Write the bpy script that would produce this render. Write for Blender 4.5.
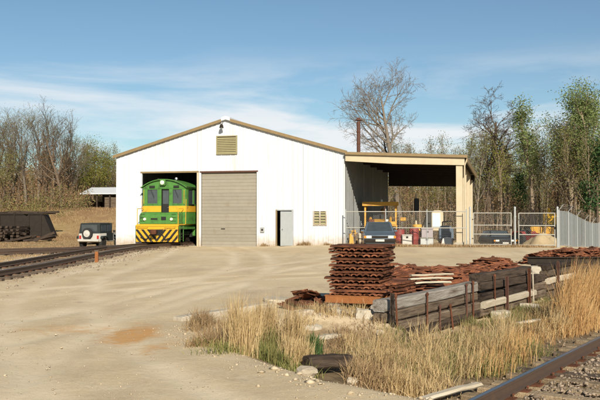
import bpy, bmesh, math, random
import numpy as np
from mathutils import Vector, Matrix, Euler, Quaternion
R = math.radians
rng = random.Random(7)
nrng = np.random.default_rng(11)
S = bpy.context.scene
C = S.collection
for o in list(bpy.data.objects): bpy.data.objects.remove(o)

# ------------------------------------------------------------------ camera
CAMH = 1.7
cd = bpy.data.cameras.new('camera'); cam = bpy.data.objects.new('camera', cd); C.objects.link(cam)
cd.sensor_width = 36; cd.lens = 48.0; cd.clip_end = 3000; cd.clip_start = .05
cam.location = (0, 0, CAMH); cam.rotation_euler = (R(90) + math.atan(18/800), 0, 0)
S.camera = cam

# ------------------------------------------------------------------ light
SUN = Vector((.20, -.98, 0)).normalized(); ELEV = R(27)
SUN = Vector((SUN.x*math.cos(ELEV), SUN.y*math.cos(ELEV), math.sin(ELEV)))
W = bpy.data.worlds.new('World'); S.world = W; W.use_nodes = True
nt = W.node_tree; nt.nodes.clear()
def N(nt, typ, **kw):
    n = nt.nodes.new(typ)
    for k, v in kw.items():
        if k == 'inp':
            for a, b in v.items(): n.inputs[a].default_value = b
        else: setattr(n, k, v)
    return n
def L(nt, a, b): nt.links.new(a, b)
wo = N(nt, 'ShaderNodeOutputWorld'); bg = N(nt, 'ShaderNodeBackground')
sky = N(nt, 'ShaderNodeTexSky', sky_type='NISHITA'); sky.sun_disc = False
sky.sun_elevation = ELEV; sky.sun_rotation = math.atan2(SUN.x, SUN.y)
sky.air_density = 1.0; sky.dust_density = .2; sky.ozone_density = 2.0; sky.altitude = 100
tc = N(nt, 'ShaderNodeTexCoord'); mp = N(nt, 'ShaderNodeMapping'); mp.inputs['Scale'].default_value = (-1.7, 1.7, 11)
mp.inputs['Location'].default_value = (3.1, 1.7, .35)
mp.inputs['Rotation'].default_value = (0, R(4), 0)
nz = N(nt, 'ShaderNodeTexNoise', inp={'Scale': 1.5, 'Detail': 9, 'Roughness': .58, 'Distortion': .35})
rp = N(nt, 'ShaderNodeValToRGB'); rp.color_ramp.elements[0].position = .43; rp.color_ramp.elements[1].position = .60
sx = N(nt, 'ShaderNodeSeparateXYZ')
b1 = N(nt, 'ShaderNodeMapRange', interpolation_type='SMOOTHSTEP'); b1.inputs[1].default_value = .22; b1.inputs[2].default_value = .11
mu = N(nt, 'ShaderNodeMath', operation='MULTIPLY'); mu2 = N(nt, 'ShaderNodeMath', operation='MULTIPLY'); mu2.inputs[1].default_value = .9
mx = N(nt, 'ShaderNodeMixRGB'); mx.inputs[2].default_value = (9.6, 9.8, 10., 1)
L(nt, tc.outputs['Generated'], mp.inputs[0]); L(nt, mp.outputs[0], nz.inputs['Vector']); L(nt, nz.outputs['Fac'], rp.inputs[0])
L(nt, tc.outputs['Generated'], sx.inputs[0]); L(nt, sx.outputs['Z'], b1.inputs[0])
L(nt, rp.outputs[0], mu.inputs[0]); L(nt, b1.outputs[0], mu.inputs[1]); L(nt, mu.outputs[0], mu2.inputs[0])
tint = N(nt, 'ShaderNodeMixRGB', blend_type='MULTIPLY'); tint.inputs[0].default_value = 1; tint.inputs[2].default_value = (.88, .99, 1.0, 1)
L(nt, sky.outputs[0], tint.inputs[1]); L(nt, mu2.outputs[0], mx.inputs[0]); L(nt, tint.outputs[0], mx.inputs[1]); L(nt, mx.outputs[0], bg.inputs[0])
bg.inputs[1].default_value = .063
L(nt, bg.outputs[0], wo.inputs[0])
sl = bpy.data.lights.new('sun', 'SUN'); sl.energy = 4.8; sl.angle = R(.5); sl.color = (1, .915, .77)
so = bpy.data.objects.new('sun', sl); C.objects.link(so); so.rotation_euler = SUN.to_track_quat('Z', 'Y').to_euler()
so.location = (6, -20, 20)
S.view_settings.view_transform = 'Standard'; S.view_settings.look = 'None'; S.view_settings.gamma = 1
S.view_settings.exposure = .55
S.render.engine = 'CYCLES'
S.cycles.max_bounces = 6; S.cycles.transparent_max_bounces = 8

# ------------------------------------------------------------------ materials
MATS = {}
def mat(name, col, rough=.85, col2=None, scale=6., amt=.6, metal=0., bump=0., bscale=40., rand=0., spec=.3,
        col3=None, scale3=1.2, thr=(.55, .7), stretch=(1, 1, 1), island=False, trans=0.):
    if name in MATS: return MATS[name]
    m = bpy.data.materials.new(name); m.use_nodes = True; t = m.node_tree
    p = t.nodes['Principled BSDF']; p.inputs['Roughness'].default_value = rough; p.inputs['Metallic'].default_value = metal
    p.inputs['Specular IOR Level'].default_value = spec
    co = N(t, 'ShaderNodeTexCoord'); ma = N(t, 'ShaderNodeMapping'); ma.inputs['Scale'].default_value = stretch
    L(t, co.outputs['Object'], ma.inputs[0]); vec = ma.outputs[0]
    oi = N(t, 'ShaderNodeObjectInfo')
    if rand > 0:
        ad = N(t, 'ShaderNodeVectorMath', operation='ADD'); sc = N(t, 'ShaderNodeVectorMath', operation='SCALE'); sc.inputs['Scale'].default_value = 37.
        cb = N(t, 'ShaderNodeCombineXYZ')
        for i in range(3): L(t, oi.outputs['Random'], cb.inputs[i])
        L(t, cb.outputs[0], sc.inputs[0]); L(t, sc.outputs[0], ad.inputs[0]); L(t, vec, ad.inputs[1]); vec = ad.outputs[0]
    c = (*col, 1); out = None
    if col2:
        nz = N(t, 'ShaderNodeTexNoise', inp={'Scale': scale, 'Detail': 6, 'Roughness': .65}); L(t, vec, nz.inputs['Vector'])
        mr = N(t, 'ShaderNodeMapRange'); mr.inputs[1].default_value = .5-.28/max(amt, .1)*.6; mr.inputs[2].default_value = .5+.28/max(amt, .1)*.6
        L(t, nz.outputs['Fac'], mr.inputs[0])
        mi = N(t, 'ShaderNodeMixRGB'); mi.inputs[1].default_value = c; mi.inputs[2].default_value = (*col2, 1)
        if island:
            g = N(t, 'ShaderNodeNewGeometry'); L(t, g.outputs['Random Per Island'], mi.inputs[0])
        else: L(t, mr.outputs[0], mi.inputs[0])
        out = mi.outputs[0]
    if col3:
        n3 = N(t, 'ShaderNodeTexNoise', inp={'Scale': scale3, 'Detail': 5, 'Roughness': .6}); L(t, vec, n3.inputs['Vector'])
        m3 = N(t, 'ShaderNodeMapRange'); m3.inputs[1].default_value = thr[0]; m3.inputs[2].default_value = thr[1]; L(t, n3.outputs['Fac'], m3.inputs[0])
        mi3 = N(t, 'ShaderNodeMixRGB'); mi3.inputs[2].default_value = (*col3, 1); L(t, m3.outputs[0], mi3.inputs[0])
        if out: L(t, out, mi3.inputs[1])
        else: mi3.inputs[1].default_value = c
        out = mi3.outputs[0]
    if rand > 0:
        mr = N(t, 'ShaderNodeMapRange'); mr.inputs[3].default_value = 1-rand; mr.inputs[4].default_value = 1+rand; L(t, oi.outputs['Random'], mr.inputs[0])
        hv = N(t, 'ShaderNodeHueSaturation')
        if out: L(t, out, hv.inputs['Color'])
        else: hv.inputs['Color'].default_value = c
        L(t, mr.outputs[0], hv.inputs['Value']); out = hv.outputs[0]
    if out: L(t, out, p.inputs['Base Color'])
    else: p.inputs['Base Color'].default_value = c
    if bump > 0:
        nb = N(t, 'ShaderNodeTexNoise', inp={'Scale': bscale, 'Detail': 5}); L(t, vec, nb.inputs['Vector'])
        bu = N(t, 'ShaderNodeBump'); bu.inputs['Strength'].default_value = bump; bu.inputs['Distance'].default_value = .02
        L(t, nb.outputs['Fac'], bu.inputs['Height']); L(t, bu.outputs[0], p.inputs['Normal'])
    if trans > 0:
        tr = N(t, 'ShaderNodeBsdfTranslucent'); ms = N(t, 'ShaderNodeMixShader'); ms.inputs[0].default_value = trans
        if out: L(t, out, tr.inputs[0])
        else: tr.inputs[0].default_value = c
        mo = t.nodes['Material Output']; L(t, p.outputs[0], ms.inputs[1]); L(t, tr.outputs[0], ms.inputs[2]); L(t, ms.outputs[0], mo.inputs[0])
    MATS[name] = m; return m
white = mat('white_sheet', (.565, .585, .615), .6, (.51, .525, .54), 1.2, .6, bump=.06, bscale=3, col3=(.44, .41, .35), scale3=1.1, thr=(.58, .84), rand=.045, stretch=(2.2, 2.2, .25))
def splash(m):      # mud splashed up the foot of the wall
    t = m.node_tree; p = t.nodes['Principled BSDF']; src = p.inputs['Base Color'].links[0].from_socket
    co = N(t, 'ShaderNodeTexCoord'); sx = N(t, 'ShaderNodeSeparateXYZ'); L(t, co.outputs['Object'], sx.inputs[0])
    nz = N(t, 'ShaderNodeTexNoise', inp={'Scale': 3., 'Detail': 7, 'Roughness': .75}); L(t, co.outputs['Object'], nz.inputs['Vector'])
    a = N(t, 'ShaderNodeMath', operation='MULTIPLY_ADD'); L(t, nz.outputs['Fac'], a.inputs[0]); a.inputs[1].default_value = -1.5; L(t, sx.outputs['Z'], a.inputs[2])
    r_ = N(t, 'ShaderNodeMapRange'); r_.inputs[1].default_value = .0; r_.inputs[2].default_value = -.75; r_.inputs[4].default_value = .8; L(t, a.outputs[0], r_.inputs[0])
    mi = N(t, 'ShaderNodeMixRGB'); mi.inputs[2].default_value = (.34, .25, .15, 1); L(t, r_.outputs[0], mi.inputs[0]); L(t, src, mi.inputs[1]); L(t, mi.outputs[0], p.inputs['Base Color'])
splash(white)
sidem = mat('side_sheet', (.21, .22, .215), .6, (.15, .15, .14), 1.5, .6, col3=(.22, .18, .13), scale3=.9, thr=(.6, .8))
cream = mat('cream_paint', (.50, .425, .30), .6, (.42, .345, .23), 3, .6, col3=(.42, .33, .2), scale3=2.5, thr=(.6, .8))
trimb = mat('trim_brown', (.24, .17, .085), .6, (.18, .125, .06), 4, .6)
olive = mat('olive_vent', (.30, .27, .15), .6, (.24, .21, .11), 5)
rollg = mat('roller_grey', (.275, .25, .20), .55, (.225, .20, .155), 2.5, .5, col3=(.20, .16, .10), scale3=1.6, thr=(.6, .8), rand=.05)
greyd = mat('grey_door', (.34, .36, .36), .5, (.28, .30, .30), 4)
dark = mat('dark_steel', (.018, .016, .014), .75, (.032, .024, .018), 6, spec=.12)
black = mat('black_rubber', (.018, .018, .018), .8, (.03, .029, .027), 10)
roofm = mat('roof_sheet', (.40, .38, .34), .5, (.33, .29, .24), 2)
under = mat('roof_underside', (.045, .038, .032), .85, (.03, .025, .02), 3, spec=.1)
galv = mat('galvanised', (.40, .41, .40), .5, (.33, .34, .33), 8, metal=.35)
slatm = mat('slat_grey', (.21, .225, .225), .6, (.165, .175, .175), 4, rand=.12)
rustp = mat('rust_pipe', (.075, .034, .025), .85, (.11, .05, .032), 6)
locog = mat('loco_green', (.075, .215, .04), .42, (.055, .16, .034), 5, spec=.4, bump=.08, bscale=6, col3=(.045, .075, .03), scale3=2.6, thr=(.52, .72))
locoy = mat('loco_yellow', (.64, .36, .025), .45, (.52, .28, .02), 5, col3=(.26, .16, .05), scale3=3.2, thr=(.55, .75))
locok = mat('loco_black', (.02, .02, .018), .5)
glass = mat('glass', (.03, .04, .045), .06, (.06, .07, .075), 3, spec=.8)
glassp = mat('pale_glass', (.45, .55, .60), .2)
lampm = mat('lens', (.75, .70, .55), .25, spec=.6)
chrome = mat('chrome', (.55, .55, .53), .25, metal=.8)
redl = mat('red_lens', (.35, .02, .015), .3)
bluep = mat('car_blue', (.085, .115, .15), .35, (.07, .095, .125), 2, spec=.5)
blackp = mat('car_black', (.015, .015, .017), .3, spec=.5)
jwhite = mat('jeep_white', (.48, .47, .44), .5, (.37, .34, .29), 4)
jtop = mat('soft_top', (.02, .025, .025), .75, (.03, .036, .035), 4, spec=.15)
machy = mat('machine_yellow', (.60, .33, .05), .6, (.48, .25, .04), 4, col3=(.20, .10, .04), scale3=2.2, thr=(.52, .68))
redp = mat('red_paint', (.24, .035, .03), .6, (.17, .03, .025), 4, col3=(.12, .05, .035), scale3=3, thr=(.5, .7))
gbin = mat('grey_bin', (.33, .28, .29), .7, (.27, .24, .24), 4)
rust = mat('rust', (.135, .050, .027), .9, (.225, .088, .042), 9, .9, bump=.5, bscale=60, rand=.5, spec=.15, col3=(.075, .03, .018), scale3=4, thr=(.46, .64))
rusto = mat('rust_orange', (.29, .115, .04), .9, (.21, .08, .03), 8, .8, bump=.4, rand=.1, spec=.15)
rustd = mat('rust_dark', (.085, .035, .02), .9, (.14, .055, .028), 9, .9, bump=.5, bscale=60, rand=.2, spec=.15)
wgrey = mat('timber_grey', (.31, .285, .25), .95, (.17, .145, .12), 5, 1, bump=.8, bscale=18, rand=.15, stretch=(.35, 4, 4), spec=.1, col3=(.10, .075, .055), scale3=3, thr=(.52, .66))
wdark = mat('timber_creosote', (.036, .026, .020), .9, (.085, .062, .046), 5, 1, bump=.8, bscale=18, rand=.25, stretch=(.35, 4, 4), spec=.1, col3=(.025, .018, .014), scale3=3, thr=(.5, .66))
wmid = mat('timber_brown', (.10, .070, .048), .95, (.175, .135, .098), 5, 1, bump=.8, bscale=18, rand=.25, stretch=(.35, 4, 4), spec=.1, col3=(.04, .028, .02), scale3=3, thr=(.5, .66))
wpale = mat('timber_pale', (.52, .46, .36), .95, (.38, .32, .23), 5, 1, bump=.6, bscale=18, rand=.12, stretch=(.35, 4, 4), spec=.1)
tiem = mat('tie_wood', (.085, .062, .045), .95, (.17, .13, .095), 6, 1, bump=.8, bscale=20, rand=.3, stretch=(4, .4, 4), spec=.1)
tiep = mat('tie_weathered', (.33, .25, .155), .95, (.20, .145, .09), 6, 1, bump=.8, bscale=20, rand=.2, stretch=(4, .4, 4), spec=.1)
railm = mat('rail_steel', (.085, .062, .05), .55, (.12, .075, .05), 10, .7, metal=.3, bump=.15)
railt = mat('rail_head', (.30, .29, .28), .3, (.22, .2, .19), 6, metal=.85)
conc = mat('concrete', (.46, .41, .325), .95, (.32, .275, .205), 5, .9, bump=.6, bscale=25, rand=.1)
stone = mat('stone', (.42, .36, .27), .95, (.28, .23, .16), 6, .9, bump=.6, rand=.2)
barkg = mat('bark_grey', (.20, .165, .125), .95, (.13, .105, .08), 3, .9, stretch=(3, 3, .6), rand=.15)
barkb = mat('bark_brown', (.13, .095, .065), .95, (.085, .06, .04), 3, .9, stretch=(3, 3, .6), rand=.2)
barkt = mat('bark_tan', (.27, .205, .14), .95, (.17, .13, .09), 3, .9, stretch=(3, 3, .6), rand=.15)
def leafm(name, a, b, tr=.35): return mat(name, a, .7, b, island=True, trans=tr, rand=.12, spec=.15)
lgreen = leafm('leaf_green', (.13, .185, .06), (.28, .32, .125))
lolive = leafm('leaf_olive', (.14, .145, .045), (.27, .245, .095))
lbrown = leafm('leaf_brown', (.16, .095, .05), (.27, .17, .09), .2)
lpine = leafm('leaf_pine', (.02, .055, .018), (.06, .11, .035), .15)
lyel = leafm('leaf_yellow', (.28, .23, .05), (.16, .20, .045))
gdry = leafm('grass_dry', (.40, .28, .13), (.64, .49, .27), .3)
gora = leafm('grass_orange', (.42, .23, .09), (.60, .41, .19), .3)
gold = leafm('grass_old', (.26, .17, .085), (.44, .31, .17), .25)
ggre = leafm('grass_green', (.10, .125, .035), (.30, .26, .10), .25)
gdgr = leafm('weed_green', (.035, .075, .02), (.075, .125, .04), .2)
grav = mat('gravel_stone', (.33, .26, .17), .95, (.48, .395, .275), island=True, rand=0)
ballm = mat('ballast_stone', (.14, .105, .075), .95, (.34, .26, .185), island=True)

# ------------------------------------------------------------------ mesh helpers
def sstep(x): x = np.clip(x, 0, 1); return x*x*(3-2*x)
class MB:
    def __init__(s): s.v = []; s.f = []
    def add(s, vs, fs, M=None):
        n = len(s.v)
        for p in vs:
            p = Vector(p)
            s.v.append(tuple(M @ p) if M is not None else tuple(p))
        s.f += [tuple(i+n for i in f) for f in fs]
        return s
    def box(s, c, d, M=None):
        x, y, z = c; a, b, e = d[0]/2, d[1]/2, d[2]/2
        vs = [(x+i*a, y+j*b, z+k*e) for i in (-1, 1) for j in (-1, 1) for k in (-1, 1)]
        return s.add(vs, [(0,1,3,2),(4,6,7,5),(0,4,5,1),(2,3,7,6),(0,2,6,4),(1,5,7,3)], M)
    def tube(s, p0, p1, r0, r1=None, n=8, cap=True, M=None):
        r1 = r0 if r1 is None else r1
        p0, p1 = Vector(p0), Vector(p1); d = (p1-p0)
        if d.length < 1e-6: return s
        q = d.to_track_quat('Z', 'Y'); vs = []
        for p, r in ((p0, r0), (p1, r1)):
            for i in range(n):
                a = 2*math.pi*i/n; vs.append(p + q @ Vector((r*math.cos(a), r*math.sin(a), 0)))
        fs = [(i, (i+1) % n, n+(i+1) % n, n+i) for i in range(n)]
        if cap: fs += [tuple(range(n-1, -1, -1)), tuple(range(n, 2*n))]
        return s.add(vs, fs, M)
    def path(s, pts, r, n=6, M=None):
        for a, b in zip(pts, pts[1:]): s.tube(a, b, r, r, n, True, M)
        return s
    def prism(s, pts, axis, a, b, M=None):           # 2-D outline extruded along axis
        n = len(pts)
        def mk(p, t): return {'x': (t, p[0], p[1]), 'y': (p[0], t, p[1]), 'z': (p[0], p[1], t)}[axis]
        vs = [mk(p, a) for p in pts] + [mk(p, b) for p in pts]
        fs = [(i, (i+1) % n, n+(i+1) % n, n+i) for i in range(n)] + [tuple(range(n-1, -1, -1)), tuple(range(n, 2*n))]
        return s.add(vs, fs, M)
    def lathe(s, prof, n=16, M=None):                # profile (r, z) about z
        vs = []; m = len(prof)
        for r, z in prof:
            for i in range(n):
                a = 2*math.pi*i/n; vs.append((r*math.cos(a), r*math.sin(a), z))
        fs = [(j*n+i, j*n+(i+1) % n, (j+1)*n+(i+1) % n, (j+1)*n+i) for j in range(m-1) for i in range(n)]
        fs += [tuple(range(n-1, -1, -1)), tuple(range((m-1)*n, m*n))]
        return s.add(vs, fs, M)
    def loft(s, rings, M=None):
        n = len(rings[0]); vs = [p for r in rings for p in r]
        fs = [(j*n+i, j*n+(i+1) % n, (j+1)*n+(i+1) % n, (j+1)*n+i) for j in range(len(rings)-1) for i in range(n)]
        fs += [tuple(range(n-1, -1, -1)), tuple(range((len(rings)-1)*n, len(rings)*n))]
        return s.add(vs, fs, M)
    def mesh(s, name, m, bevel=0., smooth=False, fix=True):
        me = bpy.data.meshes.new(name); me.from_pydata(s.v, [], s.f)
        if fix or bevel:
            bm = bmesh.new(); bm.from_mesh(me)
            if bevel:
                bmesh.ops.recalc_face_normals(bm, faces=bm.faces)
                es = [e for e in bm.edges if len(e.link_faces) == 2 and e.calc_face_angle(0) > .5]
                bmesh.ops.bevel(bm, geom=es, offset=bevel, segments=1, affect='EDGES', clamp_overlap=True)
            bmesh.ops.recalc_face_normals(bm, faces=bm.faces); bm.to_mesh(me); bm.free()
        if smooth:
            me.shade_smooth()
            try: me.set_sharp_from_angle(angle=R(40))
            except Exception: pass
        me.materials.append(m); return me
    def build(s, name, m, parent=None, **kw):
        return link(name, s.mesh(name, m, **kw), parent)
def link(name, me, parent=None, loc=None, rot=None):
    o = bpy.data.objects.new(name, me); C.objects.link(o)
    if parent: o.parent = parent
    if loc is not None: o.location = loc
    if rot is not None: o.rotation_euler = rot
    return o
def tag(o, label, cat=None, group=None, kind=None):
    if label: o['label'] = label
    if cat: o['category'] = cat
    if group: o['group'] = group
    if kind: o['kind'] = kind
    return o
def thing(name, label, cat, loc=(0,0,0), rz=0., group=None):
    return tag(link(name, None, None, loc, (0, 0, rz)), label, cat, group)
def copy_tree(o, parent=None):
    c = o.copy(); C.objects.link(c)
    if parent: c.parent = parent; c.matrix_parent_inverse = o.matrix_parent_inverse.copy()
    for ch in list(o.children): copy_tree(ch, c)
    return c
def npmesh(name, v, f, m):
    v = np.asarray(v, dtype=np.float32); f = np.asarray(f, dtype=np.int32)
    me = bpy.data.meshes.new(name); k = f.shape[1]
    me.vertices.add(len(v)); me.vertices.foreach_set('co', v.ravel())
    me.loops.add(f.size); me.loops.foreach_set('vertex_index', f.ravel())
    me.polygons.add(len(f)); me.polygons.foreach_set('loop_start', np.arange(0, f.size, k, dtype=np.int32))
    me.update(calc_edges=True); me.validate(); me.materials.append(m); return me

# ------------------------------------------------------------------ terrain
WD = np.array([.562, .827]); WN = np.array([.827, -.562]); W0 = np.array([1.49, 14.])
def wall_pt(t, s=0.): return W0[0]+WD[0]*t+WN[0]*s, W0[1]+WD[1]*t+WN[1]*s
crest = np.array([(24, 47.1), tuple(wall_pt(16)), tuple(W0), (-.2, 14.5), (-1.45, 13.2), (-1.75, 12.0), (-1.45, 11.1), (-.7, 9.55), (.0, 8.5), (.85, 7.75),
                  (2.0, 6.9), (3.6, 5.8), (6., 3.), (60, -30), (120, 47)])
def poly_sd(x, y, P):
    x = np.asarray(x, float); y = np.asarray(y, float)
    d = np.full(x.shape, 1e9); ins = np.zeros(x.shape, bool); n = len(P)
    for i in range(n):
        a, b = P[i], P[(i+1) % n]; ex, ey = b-a
        wx, wy = x-a[0], y-a[1]; k = np.clip((wx*ex+wy*ey)/(ex*ex+ey*ey), 0, 1)
        d = np.minimum(d, np.hypot(wx-ex*k, wy-ey*k))
        if abs(ey) > 1e-9:
            c = ((a[1] <= y) != (b[1] <= y)) & (x < a[0]+ex*(y-a[1])/ey); ins ^= c
    return np.where(ins, d, -d)
def wob(x, y, s, a, p=0.):
    return a*(np.sin(x*s+p)*np.cos(y*s*1.13+p*2)+.5*np.sin(x*s*2.3-y*s*1.7+p))
def gz(x, y):
    x = np.asarray(x, float); y = np.asarray(y, float)
    z = wob(x, y, .35, .02)+wob(x, y, 1.9, .008, 1.)
    t = (x-W0[0])*WD[0]+(y-W0[1])*WD[1]
    sd = poly_sd(x, y, crest)
    near = sstep((sd+.05)/1.3); wallf = sstep((sd+.22)/.2)
    tf = sstep((t+.25)/.3); f = wallf*tf+near*(1-tf)
    z = z*(1-.7*f) - (.52-.20*(1-sstep((t+3.4)/3))*(1-sstep(((x-W0[0])*WN[0]+(y-W0[1])*WN[1]-1.5)/.8)))*f
    z = z + .13*sstep((x+4)/6)*sstep((y-36)/7)*(1-f)
    z = z - .72*sstep((y-43.6)/8)*sstep((x-9.5)/4)*(1-f)
    z = z + .9*sstep((y-66)/25)*sstep((x-4)/8)
    z = z - .22*sstep((-9.6-x)/2.)*sstep((y-43)/7)
    z = z + 2.9*sstep((y-66)/17)*sstep((6-x)/14)
    z = z + 6.5*sstep((y-108)/40)
    return z
ruts = []
for pts in ([(-6.5, 5), (-5.2, 9), (-3.6, 14), (-2.2, 20), (-1.6, 28), (-2.4, 38), (-4.2, 47)], [(-2.8, 4), (-3.6, 8.5), (-3.9, 13), (-3.2, 19), (-1.2, 26), (1.5, 33), (3.6, 40)], [(1.0, 3.5), (-1.6, 7.5), (-3.3, 11), (-5.0, 16), (-6.2, 22), (-6.6, 32), (-7.4, 44)],
            [(-12, 12), (-7, 17), (-3, 21.5), (2, 25), (8, 29), (14, 33)]):
    q = np.array(pts); d = np.gradient(q, axis=0); d /= np.linalg.norm(d, axis=1)[:, None]; nn = np.stack([d[:, 1], -d[:, 0]], 1)
    ruts += [q+nn*.72, q-nn*.72]
def rut_f(x, y):
    best = np.full(np.shape(x), 9.)
    for P in ruts:
        for a, b in zip(P[:-1], P[1:]):
            ex, ey = b-a; wx, wy = x-a[0], y-a[1]; k = np.clip((wx*ex+wy*ey)/(ex*ex+ey*ey), 0, 1); best = np.minimum(best, np.hypot(wx-ex*k, wy-ey*k))
    return best
def gzf(x, y): return float(gz(np.array([x]), np.array([y]))[0])
def axis(parts):
    a = []
    for lo, hi, st in parts: a += list(np.arange(lo, hi, st))
    return np.array(a+[parts[-1][1]])
ax = axis([(-500, -100, 40), (-100, -40, 5), (-40, -12, 1.), (-12, -4, .2), (-4, 8, .11), (8, 20, .4), (20, 50, 1.5), (50, 100, 8), (100, 500, 40)])
ay = axis([(-60, 0, 6), (0, 5, .8), (5, 20, .11), (20, 32, .2), (32, 72, .8), (72, 110, 1.6), (110, 300, 15), (300, 900, 60)])
gx, gy = np.meshgrid(ax, ay); gzv = gz(gx, gy); rut_d = rut_f(gx, gy); rut_w = np.exp(-(rut_d/.17)**2); gzv = gzv-.018*rut_w+.008*np.exp(-((rut_d-.34)/.12)**2)
gv = np.stack([gx.ravel(), gy.ravel(), gzv.ravel()], 1)
nx, ny = len(ax), len(ay); idx = np.arange(nx*ny).reshape(ny, nx)
gf = np.stack([idx[:-1, :-1].ravel(), idx[:-1, 1:].ravel(), idx[1:, 1:].ravel(), idx[1:, :-1].ravel()], 1)
# ground zones: r dry grass, g orange clay, b dark brown soil
x_, y_ = gv[:, 0], gv[:, 1]; sd_ = poly_sd(x_, y_, crest)
t_ = (x_-W0[0])*WD[0]+(y_-W0[1])*WD[1]
zr = sstep((y_-66)/8)*1.0
zr = np.maximum(zr, sstep((-11.2-x_)/1.5)*sstep((y_-20)/4)*.75)
zr = np.maximum(zr, sstep((sd_)/.7)*.6)
zb = np.maximum(sstep((y_-72)/10)*sstep((x_-2)/8), sstep(sd_/.8)*.75)
zb = np.maximum(zb, sstep((y_-104)/8))
strip = sstep(1-np.abs((y_-(44.7-.25*(x_-3)))/1.2))*sstep((x_-2.8)/.6)*sstep((12-x_)/1.)
zr = np.maximum(zr, strip*.9)
zg = np.exp(-(((x_+2.45)/.40)**2+((y_-11.75)/1.0)**2))*1.1
zg = np.maximum(zg, .45*np.exp(-(((x_+3.6)/1.2)**2+((y_-12.3)/.7)**2)))
zg = np.maximum(zg, .45*np.exp(-(((x_+1.9)/.35)**2+((y_-10.6)/.8)**2)))
gme = npmesh('ground', gv, gf, bpy.data.materials.new('ground'))
ca = gme.color_attributes.new('zone', 'FLOAT_COLOR', 'POINT')
ca.data.foreach_set('color', np.stack([zr, zg, zb, np.clip(np.exp(-(rut_d/.24)**2), 0, 1).ravel()], 1).astype(np.float32).ravel())
gme.shade_smooth()
gm = gme.materials[0]; gm.use_nodes = True; t = gm.node_tree; p = t.nodes['Principled BSDF']; p.inputs['Roughness'].default_value = .97
p.inputs['Specular IOR Level'].default_value = .12
co = N(t, 'ShaderNodeTexCoord')
def noise(scale, detail=6, rough=.65, vec=None, dist=0.):
    n = N(t, 'ShaderNodeTexNoise', inp={'Scale': scale, 'Detail': detail, 'Roughness': rough, 'Distortion': dist}); L(t, vec or co.outputs['Object'], n.inputs['Vector']); return n.outputs['Fac']
def rng_(v, a, b, c=0., d=1.):
    n = N(t, 'ShaderNodeMapRange'); n.inputs[1].default_value = a; n.inputs[2].default_value = b; n.inputs[3].default_value = c; n.inputs[4].default_value = d; L(t, v, n.inputs[0]); return n.outputs[0]
def mixc(f, a, b, typ='MIX'):
    n = N(t, 'ShaderNodeMixRGB', blend_type=typ)
    for i, s in ((0, f), (1, a), (2, b)):
        if isinstance(s, (int, float)): n.inputs[i].default_value = s
        elif isinstance(s, tuple): n.inputs[i].default_value = (*s, 1)
        else: L(t, s, n.inputs[i])
    return n.outputs[0]
ms = N(t, 'ShaderNodeMapping'); ms.inputs['Scale'].default_value = (1.6, .35, 1); ms.inputs['Rotation'].default_value = (0, 0, R(-38)); L(t, co.outputs['Object'], ms.inputs[0])
base = mixc(rng_(noise(.35, 5), .35, .65), (.515, .40, .24), (.61, .49, .315))
base = mixc(rng_(noise(.55, 6, .6, ms.outputs[0], .6), .5, .72, 0, .7), base, (.40, .30, .20))
base = mixc(rng_(noise(2.2, 8, .75), .52, .75, 0, .55), base, (.68, .60, .45))
base = mixc(rng_(noise(26, 5, .8), .52, .70, 0, .55), base, (.30, .235, .15))
base = mixc(rng_(noise(75, 3, .8), .56, .72, 0, .5), base, (.74, .66, .51))
at = N(t, 'ShaderNodeAttribute', attribute_name='zone'); sp = N(t, 'ShaderNodeSeparateColor'); L(t, at.outputs['Color'], sp.inputs[0])
rm = N(t, 'ShaderNodeMath', operation='MULTIPLY'); L(t, at.outputs['Alpha'], rm.inputs[0]); L(t, rng_(noise(.45, 4), .32, .55, .25, 1.), rm.inputs[1])
base = mixc(rm.outputs[0], base, (.66, .545, .375))
base = mixc(rng_(noise(.16, 4, .5), .48, .66, 0, .5), base, (.52, .385, .225))
base = mixc(rng_(noise(.8, 5, .6), .64, .72, 0, .5), base, (.27, .21, .15))
gr = mixc(rng_(noise(.5, 6), .4, .62), (.34, .235, .115), (.26, .205, .085)); gr = mixc(rng_(noise(.25, 7, .75), .42, .58, 0, .85), gr, (.25, .145, .075))
br = mixc(rng_(noise(2.5, 6), .4, .6), (.13, .09, .055), (.24, .175, .10))
def edge(o, k=.5):   # zone broken up by noise
    a = N(t, 'ShaderNodeMath', operation='ADD'); L(t, o, a.inputs[0]); L(t, rng_(noise(3.2, 7, .7), 0, 1, -k, k), a.inputs[1])
    return rng_(a.outputs[0], .25, .75)
base = mixc(edge(sp.outputs[0]), base, gr); base = mixc(edge(sp.outputs[2]), base, br)
cl = mixc(rng_(noise(6, 6), .4, .65), (.54, .29, .105), (.50, .32, .16))
base = mixc(edge(sp.outputs[1], .7), base, cl)
L(t, base, p.inputs['Base Color'])
bu = N(t, 'ShaderNodeBump'); bu.inputs['Strength'].default_value = .55; bu.inputs['Distance'].default_value = .04
ad = N(t, 'ShaderNodeMath', operation='ADD'); L(t, rng_(noise(38, 5, .8), 0, 1, 0, .5), ad.inputs[0]); L(t, noise(4, 5), ad.inputs[1])
L(t, ad.outputs[0], bu.inputs['Height']); L(t, bu.outputs[0], p.inputs['Normal'])
tag(link('ground', gme), 'pale tan gravel yard running back to dry grass and woodland floor', None, None, 'structure')

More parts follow.
